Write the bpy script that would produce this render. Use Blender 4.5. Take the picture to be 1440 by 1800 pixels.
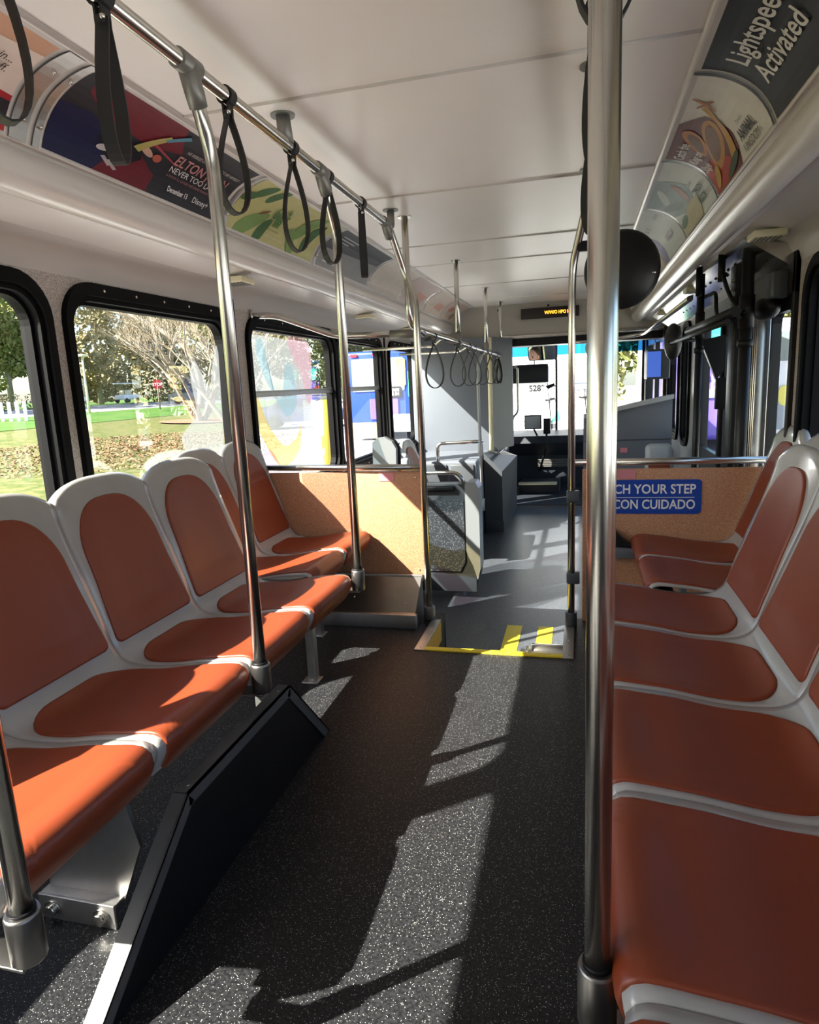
import bpy, bmesh, math, random
from mathutils import Vector, Matrix
from math import sin, cos, pi, radians, sqrt
random.seed(7)
SC = bpy.context.scene
for o in list(bpy.data.objects): bpy.data.objects.remove(o, do_unlink=True)
COL = SC.collection

# ------------------------------------------------------------ camera
F_PX = 1160.0
CAM_Z = 1.2
camd = bpy.data.cameras.new('camera'); cam = bpy.data.objects.new('camera', camd); COL.objects.link(cam)
camd.sensor_fit = 'VERTICAL'; camd.sensor_height = 36.0; camd.lens = F_PX / 1800.0 * 36.0
camd.clip_start = 0.02; camd.clip_end = 600
_F = Vector((1020 - 720, 663 - 900, F_PX)).normalized()
_D = Vector((285.0, 6300.0, F_PX)); _D = (_D - _D.dot(_F) * _F).normalized()
_R = _D.cross(_F)
_m = Matrix((_R, _F, -_D))
cx, cy, cz = _m.col[0], -_m.col[1], -_m.col[2]
rot = Matrix((cx, cy, cz)).transposed()
cam.matrix_world = Matrix.Translation((0, 0, CAM_Z)) @ rot.to_4x4()
SC.camera = cam

# ------------------------------------------------------------ light, sky, exposure
SUN_DIR = Vector((0.985, 0.80, -1.0)).normalized()
w = bpy.data.worlds.new('sky'); SC.world = w; w.use_nodes = True
nt = w.node_tree; nt.nodes.clear()
out = nt.nodes.new('ShaderNodeOutputWorld'); bg = nt.nodes.new('ShaderNodeBackground')
sky = nt.nodes.new('ShaderNodeTexSky'); sky.sky_type = 'NISHITA'; sky.sun_disc = False
sky.sun_elevation = radians(37); sky.sun_rotation = math.atan2(-SUN_DIR.x, -SUN_DIR.y)
sky.air_density = 1.0; sky.dust_density = 1.6; sky.ozone_density = 1.2
bg.inputs['Strength'].default_value = 0.54
nt.links.new(sky.outputs[0], bg.inputs[0]); nt.links.new(bg.outputs[0], out.inputs[0])
sd = bpy.data.lights.new('sun', 'SUN'); sun = bpy.data.objects.new('sun', sd); COL.objects.link(sun)
sd.energy = 40.0; sd.color = (1.0, 0.93, 0.82); sd.angle = radians(0.53)
sun.rotation_euler = SUN_DIR.to_track_quat('-Z', 'Y').to_euler()
sun.location = (-20, -20, 30)
SC.view_settings.view_transform = 'Standard'; SC.view_settings.look = 'None'
SC.view_settings.exposure = 0.1; SC.view_settings.gamma = 1.0; SC.view_settings.use_curve_mapping = False

# ------------------------------------------------------------ materials
MATS = {}
def srgb(r, g, b):
    f = lambda c: (c / 255 / 12.92) if c / 255 <= 0.04045 else ((c / 255 + 0.055) / 1.055) ** 2.4
    return (f(r), f(g), f(b), 1)
def mat(name, col, rough=0.5, metal=0.0, var=0.0, vscale=8.0, bump=0.0, bscale=60.0, spec=0.5, coat=0.0, emis=None, estr=0.0):
    if name in MATS: return MATS[name]
    m = bpy.data.materials.new(name); m.use_nodes = True; n = m.node_tree; b = n.nodes['Principled BSDF']
    c = (col[0], col[1], col[2], 1)
    b.inputs['Base Color'].default_value = c; b.inputs['Roughness'].default_value = rough
    b.inputs['Metallic'].default_value = metal; b.inputs['Specular IOR Level'].default_value = spec
    b.inputs['Coat Weight'].default_value = coat
    tc = n.nodes.new('ShaderNodeTexCoord')
    nz = n.nodes.new('ShaderNodeTexNoise'); nz.inputs['Scale'].default_value = vscale; nz.inputs['Detail'].default_value = 4
    n.links.new(tc.outputs['Object'], nz.inputs['Vector'])
    mx = n.nodes.new('ShaderNodeMix'); mx.data_type = 'RGBA'
    v = max(var, 0.02)
    mx.inputs['A'].default_value = (c[0] * (1 - v), c[1] * (1 - v), c[2] * (1 - v), 1)
    mx.inputs['B'].default_value = (min(1, c[0] * (1 + v)), min(1, c[1] * (1 + v)), min(1, c[2] * (1 + v)), 1)
    n.links.new(nz.outputs['Fac'], mx.inputs['Factor']); n.links.new(mx.outputs['Result'], b.inputs['Base Color'])
    if bump:
        bn = n.nodes.new('ShaderNodeTexNoise'); bn.inputs['Scale'].default_value = bscale; bn.inputs['Detail'].default_value = 3
        n.links.new(tc.outputs['Object'], bn.inputs['Vector'])
        bp = n.nodes.new('ShaderNodeBump'); bp.inputs['Strength'].default_value = bump; bp.inputs['Distance'].default_value = 0.002
        n.links.new(bn.outputs['Fac'], bp.inputs['Height']); n.links.new(bp.outputs['Normal'], b.inputs['Normal'])
    if emis:
        b.inputs['Emission Color'].default_value = (emis[0], emis[1], emis[2], 1); b.inputs['Emission Strength'].default_value = estr
    MATS[name] = m; return m
def speckle(name, base, dots, scale, lo, hi, rough=0.45, base2=None, spec=0.5, bump=0.0, dots2=None, coat=0.0):
    """base colour with small random dots (voronoi cells, a share of them coloured)"""
    m = bpy.data.materials.new(name); m.use_nodes = True; n = m.node_tree; b = n.nodes['Principled BSDF']
    b.inputs['Roughness'].default_value = rough; b.inputs['Specular IOR Level'].default_value = spec
    b.inputs['Coat Weight'].default_value = coat; b.inputs['Coat Roughness'].default_value = 0.3
    tc = n.nodes.new('ShaderNodeTexCoord')
    vo = n.nodes.new('ShaderNodeTexVoronoi'); vo.inputs['Scale'].default_value = scale
    n.links.new(tc.outputs['Object'], vo.inputs['Vector'])
    sp = n.nodes.new('ShaderNodeSeparateColor'); n.links.new(vo.outputs['Color'], sp.inputs[0])
    g = n.nodes.new('ShaderNodeMath'); g.operation = 'GREATER_THAN'; g.inputs[1].default_value = hi
    n.links.new(sp.outputs[0], g.inputs[0])
    l = n.nodes.new('ShaderNodeMath'); l.operation = 'LESS_THAN'; l.inputs[1].default_value = lo
    n.links.new(vo.outputs['Distance'], l.inputs[0])
    mu = n.nodes.new('ShaderNodeMath'); mu.operation = 'MULTIPLY'
    n.links.new(g.outputs[0], mu.inputs[0]); n.links.new(l.outputs[0], mu.inputs[1])
    nz = n.nodes.new('ShaderNodeTexNoise'); nz.inputs['Scale'].default_value = scale * 0.35; nz.inputs['Detail'].default_value = 3
    n.links.new(tc.outputs['Object'], nz.inputs['Vector'])
    m0 = n.nodes.new('ShaderNodeMix'); m0.data_type = 'RGBA'
    m0.inputs['A'].default_value = (*base, 1); m0.inputs['B'].default_value = (*(base2 or base), 1)
    rp = n.nodes.new('ShaderNodeMapRange'); rp.inputs[1].default_value = 0.4; rp.inputs[2].default_value = 0.6
    n.links.new(nz.outputs['Fac'], rp.inputs[0]); n.links.new(rp.outputs[0], m0.inputs['Factor'])
    m1 = n.nodes.new('ShaderNodeMix'); m1.data_type = 'RGBA'; m1.inputs['B'].default_value = (*dots, 1)
    n.links.new(m0.outputs['Result'], m1.inputs['A']); n.links.new(mu.outputs[0], m1.inputs['Factor'])
    n.links.new(m1.outputs['Result'], b.inputs['Base Color'])
    if bump:
        bp = n.nodes.new('ShaderNodeBump'); bp.inputs['Strength'].default_value = bump; bp.inputs['Distance'].default_value = 0.001
        n.links.new(nz.outputs['Fac'], bp.inputs['Height']); n.links.new(bp.outputs['Normal'], b.inputs['Normal'])
    MATS[name] = m; return m
def glass(name, tint, refl=0.07, rough=0.0):
    m = bpy.data.materials.new(name); m.use_nodes = True; n = m.node_tree; n.nodes.clear()
    o = n.nodes.new('ShaderNodeOutputMaterial'); t = n.nodes.new('ShaderNodeBsdfTransparent'); g = n.nodes.new('ShaderNodeBsdfGlossy')
    t.inputs[0].default_value = (*tint, 1); g.inputs['Roughness'].default_value = rough
    lw = n.nodes.new('ShaderNodeFresnel'); lw.inputs['IOR'].default_value = 1.35
    ml = n.nodes.new('ShaderNodeMath'); ml.operation = 'MULTIPLY_ADD'; ml.inputs[1].default_value = 0.28; ml.inputs[2].default_value = 0.0
    n.links.new(lw.outputs[0], ml.inputs[0])
    mx = n.nodes.new('ShaderNodeMixShader')
    n.links.new(ml.outputs[0], mx.inputs[0]); n.links.new(t.outputs[0], mx.inputs[1]); n.links.new(g.outputs[0], mx.inputs[2])
    n.links.new(mx.outputs[0], o.inputs[0]); MATS[name] = m; return m
def film(name, col, op):
    """see-through printed window film"""
    m = bpy.data.materials.new(name); m.use_nodes = True; n = m.node_tree; n.nodes.clear()
    o = n.nodes.new('ShaderNodeOutputMaterial'); t = n.nodes.new('ShaderNodeBsdfTransparent'); d = n.nodes.new('ShaderNodeBsdfTranslucent'); e = n.nodes.new('ShaderNodeBsdfDiffuse')
    for k in (d, e): k.inputs[0].default_value = (*col, 1)
    t.inputs[0].default_value = (min(1, col[0] + .25), min(1, col[1] + .25), min(1, col[2] + .25), 1)
    a = n.nodes.new('ShaderNodeMixShader'); a.inputs[0].default_value = 0.3
    n.links.new(d.outputs[0], a.inputs[1]); n.links.new(e.outputs[0], a.inputs[2])
    b = n.nodes.new('ShaderNodeMixShader'); b.inputs[0].default_value = op
    n.links.new(t.outputs[0], b.inputs[1]); n.links.new(a.outputs[0], b.inputs[2]); n.links.new(b.outputs[0], o.inputs[0])
    MATS[name] = m; return m

M_vinyl = mat('orange_vinyl', (0.222, 0.040, 0.0125), 0.40, var=0.07, vscale=5, bump=0.12, bscale=700)
M_shell = mat('grey_fibreglass', (0.39, 0.38, 0.365), 0.20, var=0.07, vscale=14, coat=0.3)
M_ceil = mat('ceiling_laminate', (0.90, 0.84, 0.80), 0.33, var=0.02, vscale=3, bump=0.03, bscale=30)
M_seam = mat('ceiling_seam', (0.66, 0.62, 0.58), 0.4)
M_cove = mat('cove_plastic', (0.70, 0.655, 0.62), 0.25, var=0.03, vscale=6)
M_coved = mat('cove_gap_dark', (0.10, 0.075, 0.07), 0.6)
M_wallup = mat('upper_wall_grey', (0.50, 0.455, 0.425), 0.4, var=0.03)
M_wall = speckle('wall_speckle', (0.44, 0.39, 0.36), (0.22, 0.17, 0.15), 330, 0.5, 0.6, 0.55, base2=(0.50, 0.45, 0.42))
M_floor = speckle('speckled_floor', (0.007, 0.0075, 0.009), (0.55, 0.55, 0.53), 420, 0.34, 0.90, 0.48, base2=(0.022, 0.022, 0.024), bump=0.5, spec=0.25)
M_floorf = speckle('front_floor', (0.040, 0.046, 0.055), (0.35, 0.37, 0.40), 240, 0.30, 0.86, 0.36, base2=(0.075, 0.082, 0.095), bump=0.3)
M_panel = speckle('brown_panel', (0.50, 0.235, 0.125), (0.66, 0.40, 0.22), 380, 0.5, 0.55, 0.42, base2=(0.42, 0.19, 0.105))
M_steel = mat('brushed_stainless', (0.66, 0.64, 0.60), 0.24, 1.0, var=0.05, vscale=30)
M_steeld = mat('dull_steel', (0.27, 0.26, 0.25), 0.36, 1.0, var=0.1, vscale=20)
M_fit = mat('grey_cast_fitting', (0.24, 0.235, 0.22), 0.45, 0.6, var=0.05)
M_alu = mat('aluminium_trim', (0.46, 0.45, 0.44), 0.42, 0.9, var=0.12, vscale=40)
M_trim = mat('dull_aluminium_edge', (0.17, 0.17, 0.17), 0.55, 0.45, var=0.12, vscale=40)
M_black = mat('black_rubber', (0.006, 0.006, 0.007), 0.5, spec=.25)
M_frame = mat('window_rubber', (0.002, 0.002, 0.0025), 0.6, spec=.12)
M_blackp = mat('black_paint', (0.010, 0.010, 0.011), 0.38, spec=.3)
M_strap = mat('black_webbing', (0.010, 0.009, 0.010), 0.55, bump=0.3, bscale=900)
M_boxblk = speckle('black_box_cover', (0.008, 0.008, 0.010), (0.25, 0.25, 0.26), 220, 0.2, 0.97, 0.5)
M_yel = mat('yellow_nosing', (0.80, 0.62, 0.02), 0.5, var=0.06, vscale=40, bump=0.2)
M_yeld = mat('brass_nosing', (0.62, 0.38, 0.07), 0.45, 0.2)
M_cream = mat('cream_plastic', (0.72, 0.66, 0.44), 0.45)
M_greyp = mat('blue_grey_panel', (0.125, 0.14, 0.165), 0.42, var=0.04)
M_greyc = mat('dark_grey_panel', (0.06, 0.067, 0.075), 0.4, var=0.05)
M_greyl = mat('pale_grey_plastic', (0.36, 0.38, 0.385), 0.35, var=0.04)
M_mesh = speckle('textured_dark_panel', (0.05, 0.055, 0.065), (0.22, 0.23, 0.25), 130, 0.4, 0.55, 0.5)
M_glass = glass('window_glass', (0.90, 0.93, 0.92))
M_glassd = glass('tinted_glass', (0.86, 0.91, 0.91))
M_glassb = glass('blue_sunband_glass', (0.01, 0.12, 0.42), 0.05)
M_mirror = mat('mirror_glass', (0.85, 0.87, 0.88), 0.02, 1.0)
M_white = mat('white_paint', (0.80, 0.81, 0.82), 0.35)
M_whitep = mat('white_print', (0.85, 0.84, 0.82), 0.5)
M_blue = mat('blue_sign', (0.005, 0.055, 0.36), 0.35)
M_pink = mat('pink_sticker', (0.62, 0.22, 0.25), 0.5)
M_header = mat('beige_header', (0.52, 0.48, 0.42), 0.45, var=0.03)
M_led = mat('amber_led', (1, 0.5, 0.05), 0.5, emis=(1.0, 0.42, 0.03), estr=3.0)
M_dash = mat('dash_black', (0.018, 0.022, 0.030), 0.5)
M_screw = mat('screw_head', (0.7, 0.68, 0.62), 0.25, 1.0)
# ------------------------------------------------------------ mesh builder
class MB:
    def __init__(s): s.v = []; s.f = []; s.sm = []; s.mi = []; s.m = 0
    def add(s, vs, fs, smooth=False):
        k = len(s.v); s.v += [tuple(v) for v in vs]
        for f in fs: s.f.append(tuple(i + k for i in f)); s.sm.append(smooth); s.mi.append(s.m)
        return s
    def box(s, x0, x1, y0, y1, z0, z1, bev=0.0, M=None):
        x0, x1 = min(x0, x1), max(x0, x1); y0, y1 = min(y0, y1), max(y0, y1); z0, z1 = min(z0, z1), max(z0, z1)
        if bev <= 0:
            vs = [(x, y, z) for x in (x0, x1) for y in (y0, y1) for z in (z0, z1)]
            fs = [(0, 1, 3, 2), (4, 6, 7, 5), (0, 4, 5, 1), (2, 3, 7, 6), (0, 2, 6, 4), (1, 5, 7, 3)]
        else:
            b = bmesh.new(); r = bmesh.ops.create_cube(b, size=1)
            for v in b.verts: v.co = Vector(((x0 + x1) / 2 + v.co.x * (x1 - x0), (y0 + y1) / 2 + v.co.y * (y1 - y0), (z0 + z1) / 2 + v.co.z * (z1 - z0)))
            bmesh.ops.bevel(b, geom=list(b.edges), offset=min(bev, .49 * min(x1 - x0, y1 - y0, z1 - z0)), segments=3, profile=0.5, affect='EDGES')
            b.verts.index_update(); vs = [v.co.copy() for v in b.verts]; fs = [[v.index for v in f.verts] for f in b.faces]; b.free()
        if M: vs = [M @ Vector(v) for v in vs]
        return s.add(vs, fs, bev > 0)
    def tube(s, pts, r, n=14, cap=True, closed=False, rs=None):
        pts = [Vector(p) for p in pts]; N = len(pts); vs = []; fs = []
        up = None; rings = []
        for i, p in enumerate(pts):
            if closed: t = (pts[(i + 1) % N] - pts[i - 1]).normalized()
            else: t = (pts[min(i + 1, N - 1)] - pts[max(i - 1, 0)]).normalized()
            if up is None:
                up = Vector((0, 0, 1)) if abs(t.z) < .9 else Vector((1, 0, 0))
            a = t.cross(up)
            if a.length < 1e-6: a = t.orthogonal()
            a.normalize(); b = a.cross(t).normalized(); up = b
            rr = rs[i] if rs else r
            for k in range(n):
                q = 2 * pi * k / n; vs.append(p + a * (rr * cos(q)) + b * (rr * sin(q)))
        L = N if closed else N - 1
        for i in range(L):
            for k in range(n):
                a0 = i * n + k; a1 = i * n + (k + 1) % n; b0 = ((i + 1) % N) * n + k; b1 = ((i + 1) % N) * n + (k + 1) % n
                fs.append((a0, a1, b1, b0))
        s.add(vs, fs, True)
        if cap and not closed: s.add([], []); k0 = len(s.v) - len(vs); s.f.append(tuple(k0 + i for i in range(n))[::-1]); s.sm.append(False); s.mi.append(s.m); s.f.append(tuple(k0 + (N - 1) * n + i for i in range(n))); s.sm.append(False); s.mi.append(s.m)
        return s
    def cyl(s, a, b, r, n=20, r2=None): return s.tube([a, b], r, n, rs=[r, r if r2 is None else r2])
    def ell(s, c, r, nu=16, nv=10, M=None):
        vs = []; fs = []
        for j in range(nv + 1):
            th = pi * j / nv
            for i in range(nu):
                ph = 2 * pi * i / nu; v = Vector((r[0] * sin(th) * cos(ph), r[1] * sin(th) * sin(ph), r[2] * cos(th)))
                if M: v = M @ v
                vs.append(v + Vector(c))
        for j in range(nv):
            for i in range(nu): fs.append((j * nu + i, (j + 1) * nu + i, (j + 1) * nu + (i + 1) % nu, j * nu + (i + 1) % nu))
        return s.add(vs, fs, True)
    def prism(s, pts, axis, a, b):
        """polygon pts (2d) extruded along axis from a to b; 2d axes are the remaining ones in order"""
        def P(p, t): return {'x': (t, p[0], p[1]), 'y': (p[0], t, p[1]), 'z': (p[0], p[1], t)}[axis]
        n = len(pts); vs = [P(p, a) for p in pts] + [P(p, b) for p in pts]
        fs = [tuple(range(n))[::-1], tuple(range(n, 2 * n))] + [(i, (i + 1) % n, n + (i + 1) % n, n + i) for i in range(n)]
        return s.add(vs, fs)
    def ring(s, out, inn, axis, a, b):
        def P(p, t): return {'x': (t, p[0], p[1]), 'y': (p[0], t, p[1]), 'z': (p[0], p[1], t)}[axis]
        n = len(out); vs = [P(p, a) for p in out] + [P(p, b) for p in out] + [P(p, a) for p in inn] + [P(p, b) for p in inn]; fs = []
        for i in range(n):
            j = (i + 1) % n
            fs += [(i, j, n + j, n + i), (2 * n + j, 2 * n + i, 3 * n + i, 3 * n + j), (j, i, 2 * n + i, 2 * n + j), (n + i, n + j, 3 * n + j, 3 * n + i)]
        return s.add(vs, fs)
    def plate(s, outer, holes, axis, a, b):
        """flat plate with holes, thickness a..b along axis"""
        bm = bmesh.new(); loops = [outer] + holes; es = []
        for L in loops:
            vv = [bm.verts.new((p[0], p[1], 0)) for p in L]
            es += [bm.edges.new((vv[i], vv[(i + 1) % len(vv)])) for i in range(len(vv))]
        bmesh.ops.triangle_fill(bm, use_beauty=True, use_dissolve=False, edges=es)
        bm.verts.index_update(); V = [(v.co.x, v.co.y) for v in bm.verts]; Fc = [[v.index for v in f.verts] for f in bm.faces]; bm.free()
        def P(p, t): return {'x': (t, p[0], p[1]), 'y': (p[0], t, p[1]), 'z': (p[0], p[1], t)}[axis]
        s.add([P(p, a) for p in V], Fc); s.add([P(p, b) for p in V], [f[::-1] for f in Fc])
        for L in loops:
            n = len(L); s.add([P(p, a) for p in L] + [P(p, b) for p in L], [(i, (i + 1) % n, n + (i + 1) % n, n + i) for i in range(n)])
        return s
    def grid(s, fn, nu, nv, smooth=True):
        vs = [fn(i / nu, j / nv) for i in range(nu + 1) for j in range(nv + 1)]; m = nv + 1
        return s.add(vs, [(i * m + j, (i + 1) * m + j, (i + 1) * m + j + 1, i * m + j + 1) for i in range(nu) for j in range(nv)], smooth)
    def build(s, name, mats, parent=None, kind=None, label=None):
        me = bpy.data.meshes.new(name); me.from_pydata(s.v, [], s.f); me.update()
        for p, sm, mi in zip(me.polygons, s.sm, s.mi): p.use_smooth = sm; p.material_index = mi
        for m in (mats if isinstance(mats, (list, tuple)) else [mats]): me.materials.append(m)
        b = bmesh.new(); b.from_mesh(me); bmesh.ops.recalc_face_normals(b, faces=b.faces); b.to_mesh(me); b.free()
        o = bpy.data.objects.new(name, me); COL.objects.link(o)
        if parent:
            L = Vector((0, 0, 0)); q = parent
            while q: L += q.location; q = q.parent
            me.transform(Matrix.Translation(-L)); o.parent = parent
        if kind: o['kind'] = kind
        if label: o['label'] = label
        return o
def rr(y0, y1, z0, z1, r, n=7):
    """rounded rectangle outline"""
    P = []
    for cy_, cz_, a0 in ((y1 - r, z1 - r, 0), (y0 + r, z1 - r, 90), (y0 + r, z0 + r, 180), (y1 - r, z0 + r, 270)):
        for i in range(n + 1):
            a = radians(a0 + 90 * i / n); P.append((cy_ + r * cos(a), cz_ + r * sin(a)))
    return P
def thing(name, label, cat, loc=(0, 0, 0), group=None, rz=0):
    o = bpy.data.objects.new(name, None); COL.objects.link(o); o.location = loc; o.rotation_euler = (0, 0, rz); o.empty_display_size = 0.1
    o['label'] = label; o['category'] = cat
    if group: o['group'] = group
    return o
def tag(o, label, cat, group=None):
    o['label'] = label; o['category'] = cat
    if group: o['group'] = group
    return o
def struct(name, mb, m, parent=None):
    return mb.build(name, m, parent, None if parent else 'structure')
def copy_tree(o, parent=None):
    c = o.copy(); COL.objects.link(c)
    if parent: c.parent = parent
    for ch in list(o.children): copy_tree(ch, c)
    return c
def bez(p0, p1, p2, n=8):
    p0, p1, p2 = Vector(p0), Vector(p1), Vector(p2)
    return [p0 * (1 - t) ** 2 + p1 * 2 * t * (1 - t) + p2 * t * t for t in [i / n for i in range(n + 1)]]
def bend(pts, r, n=7):
    """polyline with its inner corners rounded"""
    pts = [Vector(p) for p in pts]; out = [pts[0]]
    for i in range(1, len(pts) - 1):
        a = (pts[i - 1] - pts[i]); b = (pts[i + 1] - pts[i]); d = min(r, a.length * .49, b.length * .49)
        out += bez(pts[i] + a.normalized() * d, pts[i], pts[i] + b.normalized() * d, n)
    return out + [pts[-1]]
# text to flat mesh pieces
def text_geo(body, size, align='LEFT', bold=0.0, shear=0.0, sx=1.0):
    c = bpy.data.curves.new('t', 'FONT'); c.body = body; c.size = size; c.align_x = align; c.offset = bold; c.shear = shear; c.resolution_u = 3
    c.space_line = 0.95
    o = bpy.data.objects.new('t', c); COL.objects.link(o); bpy.context.view_layer.update()
    me = o.evaluated_get(bpy.context.evaluated_depsgraph_get()).to_mesh()
    V = [(v.co.x * sx, v.co.y) for v in me.vertices]; Fc = [tuple(p.vertices) for p in me.polygons]
    o.evaluated_get(bpy.context.evaluated_depsgraph_get()).to_mesh_clear()
    bpy.data.objects.remove(o, do_unlink=True); bpy.data.curves.remove(c)
    return V, Fc
def map_flat(mb, V, Fc, fn, off, cuts=None):
    """2d faces cut along v at a few levels and mapped on a surface fn(u,v,off)"""
    bm = bmesh.new(); vv = [bm.verts.new((x, y, 0)) for x, y in V]
    for f in Fc:
        try: bm.faces.new([vv[i] for i in f])
        except ValueError: pass
    if cuts:
        for c in cuts:
            bmesh.ops.bisect_plane(bm, geom=list(bm.verts) + list(bm.edges) + list(bm.faces), plane_co=(0, c, 0), plane_no=(0, 1, 0))
    bm.verts.index_update()
    mb.add([fn(v.co.x, v.co.y, off) for v in bm.verts], [[v.index for v in f.verts] for f in bm.faces]); bm.free()
def shape(mb, pts, fn, off, cuts=None): map_flat(mb, pts, [tuple(range(len(pts)))], fn, off, cuts)
def ellipse(cx_, cy_, a, b, rot_=0, n=22):
    return [(cx_ + a * cos(2 * pi * i / n) * cos(rot_) - b * sin(2 * pi * i / n) * sin(rot_), cy_ + a * cos(2 * pi * i / n) * sin(rot_) + b * sin(2 * pi * i / n) * cos(rot_)) for i in range(n)]

# ------------------------------------------------------------ the bus shell
XC = -0.42
XL, XR = -1.70, 0.86          # inner wall planes
YF = 7.45                      # transverse header
YW = 9.42                      # windscreen
ZC = 2.0                       # ceiling
ZLO = -0.24                    # low floor at the front
Y0 = -3.4
def HX(h, side): return XC + side * h

# floors
NX0, NX1, NY0, NY1 = -0.695, -0.07, 2.80, 3.15     # step notch
b = MB()
b.box(XL - .02, XR + .02, Y0, NY0, -.05, 0); b.box(XL - .02, NX0, NY0, 3.28, -.05, 0); b.box(NX1, XR + .02, NY0, 3.28, -.05, 0)
b.box(XL - .02, NX0, 3.26, 3.28, ZLO, -.05); b.box(NX1, XR + .02, 3.26, 3.28, ZLO, -.05)
b.box(NX0, NX1, NY0 - .02, NY0, ZLO, -.05); b.box(NX0 - .02, NX0, NY0 - .02, 3.28, ZLO, -.05); b.box(NX1, NX1 + .02, NY0 - .02, 3.28, ZLO, -.05)
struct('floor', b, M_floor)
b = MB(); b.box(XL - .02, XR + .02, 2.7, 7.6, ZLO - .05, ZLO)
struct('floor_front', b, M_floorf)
b = MB(); b.box(XL - .02, XR + .02, 7.6, YW + .05, ZLO - .05, ZLO + .02)
struct('floor_driver', b, M_dash)
b = MB(); b.box(-1.0, .86, 7.58, 7.62, ZLO - .01, ZLO + .012); struct('trim_1', b, M_alu)

# ceiling with thin cover strips over its joints
b = MB(); b.box(HX(.72, -1), HX(.72, 1), Y0, YW + .1, ZC, ZC + .04)
for y in (0.82, 1.89, 2.94, 4.0, 4.66, 5.75, 6.8):
    b.m = 1; b.tube([(HX(.70, -1), y, ZC + .001), (HX(.70, 1), y, ZC + .001)], .007, 8)
ce = struct('ceiling', b, [M_ceil, M_seam])
# left and right coves: profile extruded along the bus
def prof():
    P = []
    for q in bez((.700, 0, 2.004), (.735, 0, 2.012), (.745, 0, 1.998), 3): P.append((q.x, q.z, 0))
    for q in bez((.705 + .012, 0, 1.996), (.885, 0, 1.975), (.925, 0, 1.845), 12): P.append((q.x, q.z, 0))
    return P
ARC = [(.717, 1.994), (.880, 1.975), (.925, 1.838)]
def arc(t):
    a, c, d = ARC; return (a[0] * (1 - t) ** 2 + 2 * t * (1 - t) * c[0] + t * t * d[0], a[1] * (1 - t) ** 2 + 2 * t * (1 - t) * c[1] + t * t * d[1])
YC1 = 7.40
def cove(side, name, wname):
    # curved advert channel
    seq = [(.70, 2.004), (.705, 1.988), (.717, 1.990)] + [arc(i / 12) for i in range(1, 13)] + [(.925, 1.832), (.938, 1.842)]
    tb = [(.990 + .058 * cos(radians(a)), 1.788 + .058 * sin(radians(a))) for a in range(130, 311, 15)]
    seq2 = tb
    b = MB(); n1 = len(seq)
    def ext(L, smooth):
        n = len(L); vs = [(HX(h, side), y, z) for y in (Y0, YC1) for h, z in L]
        b.add(vs, [(i, i + 1, n + i + 1, n + i) for i in range(n - 1)], smooth)
    ext(seq, True); ext([seq[-1], tb[0]], False); ext(tb, True)
    # closing cap at the front end
    cap = seq + tb + [(1.03, 1.80), (1.10, 1.90), (.95, 2.03)]
    n = len(cap); b.add([(HX(h, side), YC1, z) for h, z in cap], [tuple(range(n))])
    # soffit
    b.m = 1; ext([tb[-1], (1.032, 1.762)], False)
    b.m = 0; ext([(1.032, 1.762), (1.055, 1.748), (1.20, 1.722)], False)
    b.m = 2; ext([(1.20, 1.722), (1.245, 1.705), (1.268, 1.665), (1.28, 1.62)], True)
    struct(name, b, [M_cove, M_coved, M_wallup])
cove(-1, 'trim_2', '')
cove(1, 'trim_3', '')
# walls with rounded window openings
WIN_L = [(-3.05, -1.95), (-1.80, -.70), (-.55, .58), (.70, 1.84), (2.015, 3.045), (3.30, 4.51), (4.62, 5.68), (5.98, 6.90), (7.12, 7.98)]
WIN_R = [(-3.05, -1.95), (-1.80, -.70), (-.55, .58), (.70, 1.82), (1.97, 2.93)]
ZT = 1.535
def zb(y): return 0.64
def wall(name, x0, x1, ya, yb, wins, m, zlow):
    b = MB(); holes = [rr(a - .035, c + .035, zb(a) - .035, ZT + .035, .13) for a, c in wins]
    b.plate([(ya, zlow), (yb, zlow), (yb, 1.66), (ya, 1.66)], holes, 'x', x0, x1)
    return struct(name, b, m)
wall('wall_left', XL - .06, XL, Y0, YW, WIN_L + [(8.25, 9.2)], M_wall, ZLO - .3)
wall('wall_right', XR, XR + .06, Y0, 3.10, WIN_R, M_wall, ZLO - .3)
WR2 = [(5.85, 6.15), (6.45, 7.1)]
wall('wall_right_front', XR, XR + .05, 5.30, 7.3, WR2, M_greyl, ZLO - .3)
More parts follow.
